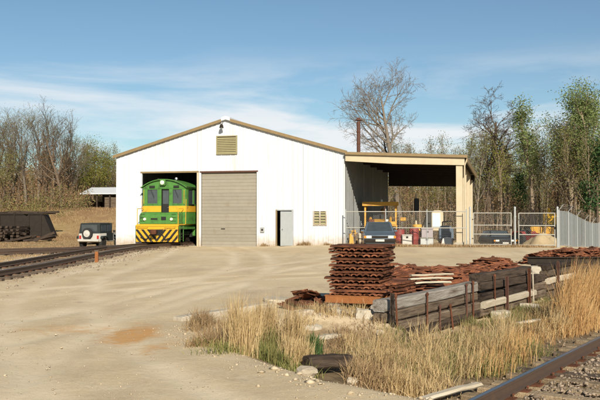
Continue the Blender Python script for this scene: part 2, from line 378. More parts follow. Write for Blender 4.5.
# scattered stones ---------------------------------------------------
def stones(name, px, py, size, m, label, sink=.3, zoff=0., spread=.6):
    n = len(px); oc = np.array([(1,0,0),(-1,0,0),(0,1,0),(0,-1,0),(0,0,1),(0,0,-1)], float)
    tri = np.array([(0,2,4),(2,1,4),(1,3,4),(3,0,4),(2,0,5),(1,2,5),(3,1,5),(0,3,5)])
    sc = size*np.exp(nrng.normal(0, spread, n)); a = nrng.uniform(0, 6.28, n)
    v = oc[None]*(1+nrng.uniform(-.35, .35, (n, 6, 1)))*sc[:, None, None]*np.stack([nrng.uniform(.8, 1.4, n), nrng.uniform(.7, 1.1, n), nrng.uniform(.45, .8, n)], 1)[:, None, :]
    v = v+nrng.normal(0, .12, v.shape)*sc[:, None, None]
    ca, sa = np.cos(a)[:, None], np.sin(a)[:, None]
    x = v[..., 0]*ca-v[..., 1]*sa+px[:, None]; y = v[..., 0]*sa+v[..., 1]*ca+py[:, None]
    z = v[..., 2]+(gz(px, py)+zoff+sc*.6*(1-2*sink))[:, None]
    V = np.stack([x, y, z], 2).reshape(-1, 3); F = (tri[None]+(np.arange(n)*6)[:, None, None]).reshape(-1, 3)
    return tag(link(name, npmesh(name, V, F, m)), label, None, None, 'stuff')
def view_pts(n, d0, d1, k0=-.42, k1=.42):
    d = d0*(d1/d0)**nrng.uniform(0, 1, n); k = nrng.uniform(k0, k1, n); return k*d, d
px, py = view_pts(4000, 6.5, 30); sd = poly_sd(px, py, crest); keep = sd < .3
stones('gravel', px[keep], py[keep], .0065, grav, 'small pale loose stones strewn over the gravel yard', spread=.5)
m_ = 700; i_ = nrng.integers(4, 10, m_); f_ = nrng.uniform(0, 1, m_); cp = crest[i_]*(1-f_)[:, None]+crest[i_+1]*f_[:, None]+nrng.normal(0, .22, (m_, 2))
stones('rubble', cp[:, 0], cp[:, 1], .008, grav, 'coarse stones along the crumbling edge of the yard', spread=.6)

# ------------------------------------------------------------------ main building
ANG = R(-14); BO = Vector((-11.43, 49.7, 0))
BM = Matrix.Translation(BO) @ Matrix.Rotation(ANG, 4, 'Z')
def bw(u, v, z=0.): return BM @ Vector((u, v, z))
WB, EAVE, APEX, DEP = 14.46, 5.5, 7.62, 18.4
def ztop(u): return EAVE+(APEX-EAVE)*(1-abs(u-WB/2)/(WB/2))
bld = thing('locomotive_shed', 'long white metal gabled locomotive shed with two tall front door openings', 'shed', BO, ANG)
def sheet(u0, u1, zf0, zf1, M, rib=.3, dep=.035, back=.05):
    mb = MB(); pts = []; u = u0
    pts.append((u0, 0.))
    k = math.ceil((u0+.02)/rib)
    while k*rib < u1-.05:
        c = k*rib
        if c-.03 > u0: pts += [(c-.03, 0.), (c-.015, -dep), (c+.015, -dep), (c+.03, 0.)]
        k += 1
    pts = [q for q in pts if q[0] <= u1-.005]; pts.append((u1, 0.))
    vs = []; fs = []
    for (a, d) in pts:
        for dd in (d, back):
            vs += [(a, dd, zf0(a)), (a, dd, zf1(a))]
    for i in range(len(pts)-1):
        a, b = 4*i, 4*i+4
        fs += [(a, b, b+1, a+1), (b+2, a+2, a+3, b+3), (a+1, b+1, b+3, a+3), (a+2, b+2, b, a)]
    e = 4*(len(pts)-1); fs += [(0, 1, 3, 2), (e, e+2, e+3, e+1)]
    return mb.add(vs, fs, M)
brk = [0, .875, 1.75, 2.65, 3.55, 4.46, 5.36, 5.617, 6.5, 7.23, 8.27, 9.15, 9.77, 10.39, 11.30, 11.96, 12.63, 13.34, 13.9, 14.46]
Z0 = -.25
for a, b in zip(brk, brk[1:]):
    mid = (a+b)/2; spans = [(Z0, None)]
    if 1.75 < mid < 5.36: spans = [(4.46, None)]
    elif 5.617 < mid < 9.15: spans = [(4.45, None)]
    elif 10.39 < mid < 11.3: spans = [(2.14, None)]
    elif 12.63 < mid < 13.34: spans = [(Z0, 1.29), (2.11, None)]
    for lo, hi in spans:
        sheet(a+.004, b-.004, lambda u, lo=lo: lo, (ztop if hi is None else (lambda u, hi=hi: hi)), Matrix.Identity(4)).build('wall_panel', white, bld)
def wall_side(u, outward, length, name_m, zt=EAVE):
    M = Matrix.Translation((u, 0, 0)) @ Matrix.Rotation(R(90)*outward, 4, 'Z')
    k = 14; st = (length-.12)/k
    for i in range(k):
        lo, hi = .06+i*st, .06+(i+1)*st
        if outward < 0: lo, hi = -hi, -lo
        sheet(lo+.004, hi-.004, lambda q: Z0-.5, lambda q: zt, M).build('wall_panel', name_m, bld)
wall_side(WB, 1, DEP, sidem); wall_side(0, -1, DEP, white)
MB().prism([(0, Z0-.6), (WB, Z0-.6), (WB, EAVE), (WB/2, APEX), (0, EAVE)], 'y', DEP, DEP+.06).build('rear_wall', white, bld)
for sgn in (0, 1):
    def su(q, sgn=sgn): return q if sgn == 0 else WB-q
    for i in range(10):
        v0, v1 = -.14+i*1.87, -.14+(i+1)*1.87-.01
        th = .05; MB().prism([(su(-.12), EAVE-.02), (su(WB/2-.002), APEX+.02), (su(WB/2-.002), APEX+.02+th), (su(-.12), EAVE-.02+th)], 'y', v0, v1).build('roof_panel', roofm, bld)
    h = .17
    MB().prism([(su(-.16), EAVE-.11), (su(WB/2-.28), APEX-.155), (su(WB/2-.28), APEX+.02), (su(-.16), EAVE+.075)], 'y', -.19, -.145).build('rake_trim', trimb, bld)
MB().prism([(WB/2-.28, APEX-.10), (WB/2, APEX-.02), (WB/2+.28, APEX-.10), (WB/2+.28, APEX+.11), (WB/2, APEX+.19), (WB/2-.28, APEX+.11)], 'y', -.22, DEP).build('ridge_cap', white, bld)
# loco door frame
for u in (1.72, 5.42): MB().box((u, -.02, 2.1), (.10, .12, 4.7)).build('door_post', cream if u > 4 else white, bld)
MB().box((3.57, -.03, 4.5), (3.8, .12, .10)).build('door_header', trimb, bld)
# roller door, panel by panel
rd = MB().box((7.385, -.03, 4.48), (3.66, .10, .09)).build('roller_door_header', rustp, bld)
MB().box((5.585, -.02, 2.1), (.10, .10, 4.68)).build('door_post', white, bld)
MB().box((9.19, -.02, 2.1), (.08, .10, 4.68)).build('door_post', white, bld)
roll = link('roller_door', None, bld); tag(roll, 'closed grey sectional roller door')
nr = 11; hh = 4.55/nr
for i in range(nr):
    z = -.12+hh*i; mb = MB()
    mb.prism([(.086, z+.002), (.075, z+.02), (.075, z+hh*.45), (.09, z+hh*.5), (.075, z+hh*.55), (.075, z+hh-.02), (.086, z+hh-.002), (.14, z+hh-.002), (.14, z+.002)], 'x', 5.64, 9.145)
    mb.build('door_slat', rollg, roll)
MB().box((7.0, .06, 1.05), (.25, .03, .05)).build('pull_handle', dark, roll)
# pedestrian door
MB().box((10.36, -.02, 1.0), (.07, .10, 2.4)).build('door_post', trimb, bld); MB().box((11.33, -.02, 1.0), (.07, .10, 2.4)).build('door_post', greyd, bld)
MB().box((10.845, -.02, 2.17), (.9, .10, .07)).build('door_header', greyd, bld)
pd = link('side_door', None, bld, (11.29, -.03, 0), (0, 0, R(56))); tag(pd, 'grey steel side door standing ajar')
MB().box((-.44, 0, 1.08), (.86, .045, 2.0)).build('door_leaf', greyd, pd, bevel=.006)
MB().tube((-.8, -.1, 1.05), (-.8, .1, 1.05), .03, n=8).build('door_handle', chrome, pd)
for z in (.35, 1.1, 1.85): MB().tube((0, 0, z-.06), (0, 0, z+.06), .025).build('hinge', dark, pd)
# louvred window at right
win = link('louvre_window', None, bld, (12.985, 0, 1.7)); 
for u in (-.37, 0, .37): MB().box((u, -.02, 0), (.06, .09, .86)).build('window_frame', white, win)
for z in (-.41, .41): MB().box((0, -.022, z), (.80, .09, .05)).build('window_frame', white, win)
for sx_ in (-1, 1):
    for j in range(5):
        z = -.32+j*.16
        MB().box((sx_*.185, 0, 0), (.30, .012, .12), Matrix.Translation((0, 0, z)) @ Matrix.Rotation(R(-28), 4, 'X')).build('louvre_slat', olive, win)
MB().box((0, .045, 0), (.74, .01, .82)).build('pane', glass, win)
# gable vent
gvn = link('gable_vent', None, bld, (7.27, -.03, 6.06)); tag(gvn, 'olive slatted gable vent')
MB().box((0, .0, 0), (1.22, .04, 1.02)).build('vent_back', dark, gvn)
for u in (-.62, .62): MB().box((u, -.03, 0), (.06, .1, 1.06)).build('vent_frame', olive, gvn)
for z in (-.51, .55): MB().box((0, -.033, z), (1.30, .11, .06)).build('vent_frame', olive, gvn)
for j in range(9):
    MB().box((0, 0, 0), (1.17, .012, .12), Matrix.Translation((0, -.05, -.42+j*.105)) @ Matrix.Rotation(R(-35), 4, 'X')).build('vent_slat', olive, gvn)
# flood lamp
fl = link('flood_lamp', None, bld, (7.0, -.05, 7.2)); tag(fl, 'dark flood lamp on a bent arm under the gable peak')
MB().path([(0, .05, .2), (0, -.2, .25), (.06, -.35, .15)], .022).build('lamp_arm', galv, fl)
MB().lathe([(.04, .1), (.09, .06), (.13, -.1), (.13, -.13)], 12, Matrix.Translation((.06, -.37, .0))).build('lamp_shade', dark, fl, smooth=True)
MB().lathe([(.10, -.131), (.11, -.15), (.05, -.18)], 12, Matrix.Translation((.06, -.37, .0))).build('lamp_lens', glassp, fl, smooth=True)
mb = MB().box((9.5, -.05, 1.0), (.24, .10, .30)); mb.build('meter_box', galv, bld, bevel=.01)
MB().tube((9.5, -.04, 1.15), (9.5, -.04, 1.9), .018).build('conduit', white, bld)
MB().box((9.5, -.11, 1.0), (.1, .02, .12)).build('meter_face', dark, bld)
MB().box((WB/2, 9, .03-.06), (WB-.3, 17.8, .06)).build('floor_slab', conc, bld)

# chimney pipe on the lean-to roof
chim = thing('flue_pipe', 'tall rust brown flue pipe with a conical rain cap above the shed roof', 'flue pipe', bw(14.98, 1.6, 5.40), ANG)
MB().lathe([(.11, -.05), (.11, 2.05)], 14).build('pipe', rustp, chim, smooth=True)
MB().lathe([(.24, 2.12), (.05, 2.30)], 14).build('rain_cap', rustp, chim, smooth=True)
MB().lathe([(.2, 0), (.2, .06), (.12, .12)], 14).build('flashing', rustd, chim)
for k in range(3):
    a = k*2.09; MB().box((.10*math.cos(a), .10*math.sin(a), 2.08), (.015, .015, .12)).build('cap_strut', rustp, chim)
for z in (.7, 1.4): MB().lathe([(.125, z), (.125, z+.04)], 14).build('pipe_band', rustd, chim)

# ------------------------------------------------------------------ open lean-to
lt = thing('open_lean_to', 'open sided lean-to with cream columns and dark roof beside the white shed', 'lean-to', BO, ANG)
UL, UR = 14.53, 21.35
def lz(u): return 5.40-.045*(u-UL)
nP = 7; st = (UR-UL)/nP
for i in range(nP):
    a, b = UL+i*st, UL+(i+1)*st-.006
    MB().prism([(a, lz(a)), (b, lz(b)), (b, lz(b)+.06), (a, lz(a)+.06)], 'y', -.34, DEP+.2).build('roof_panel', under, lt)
MB().prism([(UL, lz(UL)-.06), (UR+.06, lz(UR)-.06), (UR+.06, lz(UR)+.10), (UL, lz(UL)+.10)], 'y', -.40, -.345).build('front_fascia', trimb, lt)
MB().prism([(UL, lz(UL)-.42), (17.3, lz(17.3)-.50), (UR-.1, lz(UR)-.46), (UR-.1, lz(UR)-.065), (UL, lz(UL)-.065)], 'y', -.26, .04).build('front_beam', cream, lt)
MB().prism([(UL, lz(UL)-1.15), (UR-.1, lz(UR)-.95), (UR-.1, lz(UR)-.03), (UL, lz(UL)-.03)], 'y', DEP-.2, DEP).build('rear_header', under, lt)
MB().box((UR+.02, DEP/2, lz(UR)-.14), (.07, DEP+.5, .30)).build('eave_fascia', trimb, lt)
MB().box((20.85, DEP/2, lz(20.85)-.25), (.22, DEP-.7, .38)).build('eave_beam', cream, lt)
for i in range(1, 6):
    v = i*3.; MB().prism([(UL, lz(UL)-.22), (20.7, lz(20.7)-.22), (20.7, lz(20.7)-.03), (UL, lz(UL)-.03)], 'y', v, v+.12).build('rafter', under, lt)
for v in (.02, 6.1, 12.2, 18.0):
    w = .36 if v < 1 else .30
    cz = gzf(*bw(20.95, v).xy)
    c = MB().box((20.95, v, (lz(20.95)-.47+cz-.3)/2), (w, .36, lz(20.95)-.47-cz+.3)).build('column', cream, lt, bevel=.015)
    MB().box((20.95, v, cz+.06), (w+.16, .5, .30)).build('footing', conc, c)
MB().path([(21.38, -.3, 4.95), (21.25, -.25, 4.6), (21.25, -.22, .2)], .04, 8).build('downpipe', cream, lt)

# ------------------------------------------------------------------ railway tracks
RP = [(-.07,0),(.07,0),(.07,.018),(.012,.035),(.012,.105),(.036,.115),(.036,.145),(-.036,.145),(-.036,.115),(-.012,.105),(-.012,.035),(-.07,.018)]
def rail_sweep(pts, z0):
    rings = []
    for i, pnt in enumerate(pts):
        a = pts[max(i-1, 0)]; b = pts[min(i+1, len(pts)-1)]
        d = Vector((b[0]-a[0], b[1]-a[1], 0)).normalized(); n = Vector((d.y, -d.x, 0))
        zz = z0 if not callable(z0) else z0(pnt)
        rings.append([tuple(Vector((pnt[0], pnt[1], zz))+n*q[0]+Vector((0, 0, q[1]))) for q in RP])
    return rings
def offset(pts, o):
    out = []
    for i, pnt in enumerate(pts):
        a = pts[max(i-1, 0)]; b = pts[min(i+1, len(pts)-1)]
        d = Vector((b[0]-a[0], b[1]-a[1])).normalized(); out.append((pnt[0]+d.y*o, pnt[1]-d.x*o))
    return out
def resample(pts, st):
    out = [pts[0]]; acc = 0.
    for a, b in zip(pts, pts[1:]):
        l = math.hypot(b[0]-a[0], b[1]-a[1]); t0 = st-acc
        while t0 <= l: out.append((a[0]+(b[0]-a[0])*t0/l, a[1]+(b[1]-a[1])*t0/l)); t0 += st
        acc = (acc+l) % st
    return out
tie_me = [MB().box((0, 0, 0), (2.55, .22, .17)).mesh('tie', m_, bevel=.012) for m_ in (tiem, tiep)]
plate_me = MB().box((0, 0, 0), (.26, .18, .016)).mesh('tie_plate', rustd)
spike_me = MB().lathe([(.009, 0), (.009, .03), (.02, .03), (.014, .05)], 6).mesh('spike', rustd)
def track(name, label, pts, ztie, st=.55, near=None, detail=False, pale=.3):
    tr = thing(name, label, 'railway track', (0, 0, 0))
    for o in (-.75, .75):
        r = MB().loft(rail_sweep(offset(pts, o), ztie+.018)).build('rail', railm, tr)
        hd = []
        for pnt in offset(pts, o): hd.append(pnt)
        rings = []
        for i, pnt in enumerate(hd):
            a = hd[max(i-1, 0)]; b = hd[min(i+1, len(hd)-1)]; d = Vector((b[0]-a[0], b[1]-a[1], 0)).normalized(); n = Vector((d.y, -d.x, 0)); q = Vector((pnt[0], pnt[1], ztie+.018))
            rings.append([tuple(q+n*w+Vector((0, 0, h))) for w, h in ((-.026, .1455), (.026, .1455), (.024, .148), (-.024, .148))])
        MB().loft(rings).build('rail_head', railt, r)
    tp = resample(pts, st)
    for i, pnt in enumerate(tp[:-1]):
        if near and not near(pnt): continue
        q = tp[i+1]; a = math.atan2(q[1]-pnt[1], q[0]-pnt[0])-math.pi/2+rng.gauss(0, .02)
        jz = rng.gauss(0, .006)
        ti = link('tie', tie_me[1 if rng.random() < pale else 0], tr, (pnt[0]+rng.gauss(0, .03), pnt[1], ztie-.085+jz-.004), (rng.gauss(0, .01), rng.gauss(0, .008), a))
        if detail:
            for o in (-.75, .75):
                link('tie_plate', plate_me, ti, (o, 0, .094-jz))
                if detail == 2:
                    for e in (-.09, .09): link('spike', spike_me, ti, (o+e, .05, .10-jz))
    return tr
# near track, bottom right
npts = [tuple(wall_pt(t, 3.98)) for t in np.arange(-14, 40.1, 2.)]
track('railway_track', 'rusty single railway track beside the timber wall and tall dry grass', npts, -.46, .52, lambda q: -1 < q[1] < 34, 2, .75)
tb = np.arange(-14, 40); 
n_ = 6500; bt = nrng.uniform(-12, 14, n_); bs = np.where(nrng.uniform(0, 1, n_) < .88, nrng.uniform(3.3, 7.2, n_), nrng.uniform(2.3, 3.3, n_))
bx_, by_ = W0[0]+WD[0]*bt+WN[0]*bs, W0[1]+WD[1]*bt+WN[1]*bs
ms_ = bs > 3.05
kp = poly_sd(bx_, by_, crest) > 1.1; stones('ballast', bx_[kp], by_[kp], .018, ballm, 'brown crushed stone ballast around the near railway track', sink=.35, spread=.35, zoff=.01)
n_ = 20000; bt = nrng.uniform(-10, 10, n_); bs = nrng.uniform(3.4, 7.0, n_)
bx_, by_ = W0[0]+WD[0]*bt+WN[0]*bs, W0[1]+WD[1]*bt+WN[1]*bs; kp = poly_sd(bx_, by_, crest) > 1.1
stones('ballast', bx_[kp], by_[kp], .020, ballm, 'crushed stone ballast heaped between the rails of the near track', sink=.35, spread=.35, zoff=.045)
# yard track to the shed door
P0 = bw(3.55, 16); P1 = bw(3.55, -3.2)
hp = []
a0 = Vector((P1.x, P1.y)); a1 = Vector((-9.15, 24.0)); m0 = Vector((-.242, -.97))*16; m1 = Vector((-.03, -1))*16
for i in range(13):
    q = i/12; h00 = 2*q**3-3*q*q+1; h10 = q**3-2*q*q+q; h01 = -2*q**3+3*q*q; h11 = q**3-q*q
    hp.append(tuple(a0*h00+m0*h10+a1*h01+m1*h11))
ypts = [(P0.x, P0.y)]+hp+[(-9.3, 19), (-9.45, 14), (-9.6, 8)]
track('yard_track', 'yard railway track with exposed sleeper ends leading to the green locomotive', ypts, .06, .62, lambda q: q[1] > 14, 1, .15)
bpts = [(-9.5, 44.6), (-10.6, 42.2), (-12.0, 39.6), (-13.9, 37.0), (-17, 33.6), (-21, 29.8)]
track('siding_track', 'low dark siding track curving off through dry grass past the parked jeep', bpts, .03, .62, None, 0, .1)
n_ = 5200; tt = nrng.uniform(0, 1, n_)*(len(ypts)-2)+1; ii = tt.astype(int).clip(0, len(ypts)-2); ff = tt-ii; yp = np.array(ypts)
bp = yp[ii]*(1-ff)[:, None]+yp[ii+1]*ff[:, None]; off = nrng.normal(0, 1.0, n_)
keep = bp[:, 1] < 47
stones('cinder', (bp[:, 0]+off)[keep], bp[keep][:, 1], .028, ballm, 'dark cinder stones lying between the yard track sleepers', sink=.3, spread=.35)

# ------------------------------------------------------------------ locomotive
RT = .06+.018+.148
LP = bw(3.55, -1.83, 0)
loco = thing('locomotive', 'green and yellow diesel locomotive with striped front standing in the shed doorway', 'locomotive', (LP.x, LP.y, RT), ANG)
def lm(mb, name, m, par=None, **kw): return mb.build(name, m, par or loco, **kw)
pil = lm(MB().box((0, .06, .56), (2.66, .10, 1.0)), 'pilot', locoy, bevel=.01)
for sgn in (-1, 1):                                       # chevrons, each stripe a thin plate
    for k in range(7):
        x0 = .02+k*.37-.55; w = .17; pts = []
        def cl(x, z): return (x, z)
        poly = [(x0, .06), (x0+w, .06), (x0+w+.62, .80), (x0+.62, .80)]
        # clip to 0.0 .. 1.32
        def clip(P, lim, keep_less):
            out = []
            for i in range(len(P)):
                a, b = P[i], P[(i+1) % len(P)]
                ia = (a[0] <= lim) if keep_less else (a[0] >= lim); ib = (b[0] <= lim) if keep_less else (b[0] >= lim)
                if ia: out.append(a)
                if ia != ib:
                    q = (lim-a[0])/(b[0]-a[0]); out.append((lim, a[1]+q*(b[1]-a[1])))
            return out
        poly = clip(clip(poly, 1.325, True), .004, False) if poly else poly
        if len(poly) >= 3:
            lm(MB().prism([(sgn*a, b) for a, b in poly], 'y', -.003, .012), 'stripe', locok, pil)
lm(MB().box((0, .06, 1.02), (2.70, .16, .07)), 'pilot_edge', locoy)
lm(MB().prism([(-.42, .80), (.42, .80), (.25, .45), (-.25, .45)], 'y', -.03, .02), 'coupler_pocket', locok)
cp_ = link('coupler', None, loco, (0, 0, .66))
MB().box((0, -.16, 0), (.16, .36, .18)).build('drawbar', dark, cp_, bevel=.02)
MB().prism([(-.16, -.56), (.02, -.60), (.17, -.50), (.15, -.32), (-.13, -.32)], 'z', -.14, .14).build('knuckle', rustd, cp_, bevel=.02)
lm(MB().path([(-1.0, -.05, .35), (-.6, -.12, .22), (-.35, -.05, .55)], .03), 'air_hose', black)
lm(MB().path([(1.0, -.05, .35), (.6, -.12, .22), (.35, -.05, .55)], .03), 'air_hose', black)
lm(MB().box((0, 4.4, .93), (2.5, 8.6, .26)), 'frame', locog)
lm(MB().box((0, 4.4, 1.085), (2.66, 8.6, .05)), 'deck', locoy)
# short hood in front of the cab
sh = lm(MB().prism([(.20, 1.11), (1.10, 1.11), (1.10, 1.80), (.42, 1.80), (.20, 1.62)], 'x', -1.22, 1.22), 'short_hood', locog, bevel=.03)
lm(MB().box((-.25, .19, 1.42), (.42, .03, .10)), 'hood_slot', locok, sh); lm(MB().box((.35, .19, 1.45), (.30, .03, .20)), 'hood_box', locok, sh)
for x in (-.85, .85): lm(MB().lathe([(.09, 0), (.09, .05), (.07, .08)], 12, Matrix.Translation((x, .20, 1.4)) @ Matrix.Rotation(R(90), 4, 'X')), 'marker_lamp', lampm, sh, smooth=True)
# cab
CY0, CY1, CWd = 1.10, 3.5, 1.40
zE, zT = 3.33, 3.82
arc = [(x, zE+(zT-zE)*(1-(abs(x)/CWd)**2.2)) for x in np.linspace(-CWd, CWd, 13)]
cab = link('cab', None, loco)
def plate_holes(x0, x1, z0, z1f, holes, y0, y1, name, m, par):      # wall with rectangular openings cut from strips
    xs = sorted({x0, x1, *[h[0] for h in holes], *[h[1] for h in holes]})
    mb = MB()
    for a, b in zip(xs, xs[1:]):
        spans = [(z0, None)]
        for h in holes:
            if h[0] < (a+b)/2 < h[1]:
                spans = [(z0, h[2]), (h[3], None)]
        for lo, hi in spans:
            n = 3
            for i in range(n):
                p0, p1 = a+(b-a)*i/n, a+(b-a)*(i+1)/n
                t0, t1 = (z1f(p0), z1f(p1)) if hi is None else (hi, hi)
                if min(t0, t1) > lo+.001: mb.prism([(p0, lo), (p1, lo), (p1, t1), (p0, t0)], 'y', y0, y1)
    return mb.build(name, m, par)
def roofz(x): return zE+(zT-zE)*(1-(abs(x)/CWd)**2.2)-.03
fw = [(-1.12, -.42, 2.32, 3.22), (.52, 1.16, 2.32, 3.22), (-.20, .30, 1.15, 3.22)]
plate_holes(-CWd, CWd, 1.11, roofz, fw, CY0, CY0+.06, 'front_wall', locog, cab)
for h in fw[:2]:
    MB().box(((h[0]+h[1])/2, CY0+.04, (h[2]+h[3])/2), (h[1]-h[0], .015, h[3]-h[2])).build('pane', glass, cab)
    f = MB(); cx, cz = (h[0]+h[1])/2, (h[2]+h[3])/2; w, hgt = h[1]-h[0], h[3]-h[2]
    for sg in (-1, 1): f.box((cx+sg*w/2, CY0-.005, cz), (.05, .04, hgt+.05)); f.box((cx, CY0-.007, cz+sg*hgt/2), (w-.05, .04, .05))
    f.build('window_frame', locog, cab)
dr = MB().box((.05, CY0+.12, 2.2), (.48, .04, 2.1)).build('front_door', locok, cab)
MB().box((.05, CY0+.095, 2.72), (.36, .012, .8)).build('pane', glass, dr); MB().tube((.22, CY0+.04, 2.1), (.22, CY0+.10, 2.1), .02).build('handle', chrome, dr)
for x0, x1 in ((-CWd-.008, -.202), (.302, CWd+.008)): MB().box(((x0+x1)/2, CY0-.008, 2.02), (x1-x0, .02, .36)).build('yellow_band', locoy, cab)
for sg in (-1, 1):
    M = Matrix.Translation((sg*(CWd-.03), 0, 0)) @ Matrix.Rotation(R(90), 4, 'Z')
    plate_holes(CY0+.06, CY1, 1.11, lambda x: zE+.02, [(1.45, 2.25, 2.32, 3.18), (2.45, 3.2, 2.32, 3.18)], -.03, .03, 'side_wall', locog, cab).matrix_local = M
    for a, b in ((1.45, 2.25), (2.45, 3.2)): MB().box((sg*(CWd-.04), (a+b)/2, 2.75), (.012, b-a, .86)).build('pane', glass, cab)
    MB().box((sg*(CWd+.004), (CY0+CY1)/2, 2.02), (.02, CY1-CY0-.02, .36)).build('yellow_band', locoy, cab)
    MB().box((sg*(CWd+.03), 1.85, 2.29), (.08, .9, .05)).build('arm_rest', locok, cab)
MB().box((0, CY1, 2.2), (2.74, .06, 2.2)).build('rear_wall', locog, cab)
rf = MB(); ov = [(x*1.06, z) for x, z in arc]
rf.prism(ov+[(x, z-.05) for x, z in reversed(ov)], 'y', CY0-.16, CY1+.1); rf.build('roof', locog, cab, smooth=True)
MB().prism([(x*1.0, z-.051) for x, z in arc]+[(1.4, zE-.06), (-1.4, zE-.06)], 'y', CY0-.02, CY0-.009).build('roof_brow', locog, cab)
hl = MB().box((-.05, CY0-.10, 3.60), (.36, .22, .36)).build('headlight', locog, cab, bevel=.04)
MB().lathe([(.13, 0), (.13, .04), (.09, .06)], 14, Matrix.Translation((-.05, CY0-.21, 3.60)) @ Matrix.Rotation(R(90), 4, 'X')).build('lens', lampm, hl, smooth=True)
MB().lathe([(.02, 0), (.02, .05), (.10, .07), (.09, .16), (.03, .2)], 10, Matrix.Translation((.6, CY0+.4, 3.74))).build('bell', chrome, cab, smooth=True)
MB().tube((-.5, CY0+.2, 3.84), (-.5, CY0+.75, 3.84), .05, .03, 8).build('horn', dark, cab)
for sg in (-1, 1):
    MB().path([(sg*1.49, CY0-.16, 3.33), (sg*1.49, CY1+.1, 3.33)], .02).build('drip_rail', dark, cab)
    MB().path([(sg*.78-.1, CY0-.02, 3.18), (sg*.78+.12, CY0-.03, 2.7)], .012).build('wiper', black, cab)
    MB().box((sg*.78, CY0-.05, 3.36), (.34, .06, .13)).build('number_board', locok, cab)
    MB().path([(sg*1.30, CY0-.05, 2.3), (sg*1.30, CY0-.09, 2.35), (sg*1.30, CY0-.09, 3.1), (sg*1.30, CY0-.05, 3.15)], .014).build('grab_iron', locoy, cab)
    for z in (1.3, 1.5, 1.7): lm(MB().box((sg*1.0, .185, z), (.28, .03, .015)), 'hood_louvre', locok, sh)
    lm(MB().path([(sg*.55, -.04, .95), (sg*.55, -.10, .93), (sg*1.2, -.10, .93), (sg*1.2, -.04, .95)], .014), 'grab_iron', locoy)
rv = MB()
for x in np.arange(-1.28, 1.3, .16):
    for z in (.98, .10): rv.box((float(x), -.006, z), (.025, .02, .025))
rv.build('rivet_row', locoy, pil)
# long hood
lm(MB().prism([(-.95, 1.11), (.95, 1.11), (.95, 2.85), (.75, 3.05), (-.75, 3.05), (-.95, 2.85)], 'y', 3.54, 8.4), 'long_hood', locog, bevel=.02)
for k in range(5): lm(MB().box((.957, 4.1+k*.8, 1.95), (.02, .7, 1.3)), 'hood_door', locog)
lm(MB().lathe([(.1, 0), (.1, .4), (.13, .42)], 10, Matrix.Translation((0, 5.5, 3.0))), 'exhaust', dark)
# steps, handrails
for sg in (-1, 1):
    for k in range(3): lm(MB().box((sg*1.27, .42, .22+k*.30), (.28, .5, .04)), 'step', dark)
    lm(MB().box((sg*1.40, .15, .55), (.03, .04, .9)), 'step_side', locog); lm(MB().box((sg*1.40, .68, .55), (.03, .04, .9)), 'step_side', locog)
    lm(MB().path([(sg*1.30, .12, 1.1), (sg*1.30, .12, 2.02), (sg*1.30, .95, 2.05)], .022), 'handrail', locoy)
    lm(MB().path([(sg*1.40, 1.02, 1.1), (sg*1.43, 1.02, 2.6)], .018), 'handrail', locoy)
    lm(MB().path([(sg*1.44, 3.3, 1.1), (sg*1.44, 3.3, 2.6)], .018), 'handrail', locoy)
    lm(MB().path([(sg*1.28, 3.8, 1.1), (sg*1.28, 3.8, 1.95), (sg*1.28, 8.3, 1.95), (sg*1.28, 8.3, 1.1)], .02), 'handrail', locoy)
    lm(MB().box((sg*1.15, 3.9, .6), (.3, 1.8, .5)), 'fuel_tank', locog, bevel=.05)
    for y in (1.4, 3.0, 6.0, 7.6):
        wh = lm(MB().lathe([(.42, -.07), (.42, .03), (.45, .035), (.45, .06), (.10, .06), (.10, .09)], 20, Matrix.Translation((sg*.75, y, .42)) @ Matrix.Rotation(-sg*R(90), 4, 'Y')), 'wheel', dark, smooth=True)
        lm(MB().box((sg*.98, y, .45), (.16, .3, .3)), 'axle_box', locok, wh)
    for y in (2.2, 6.8): lm(MB().box((sg*.93, y, .55), (.08, 2.3, .22)), 'truck_frame', locok)

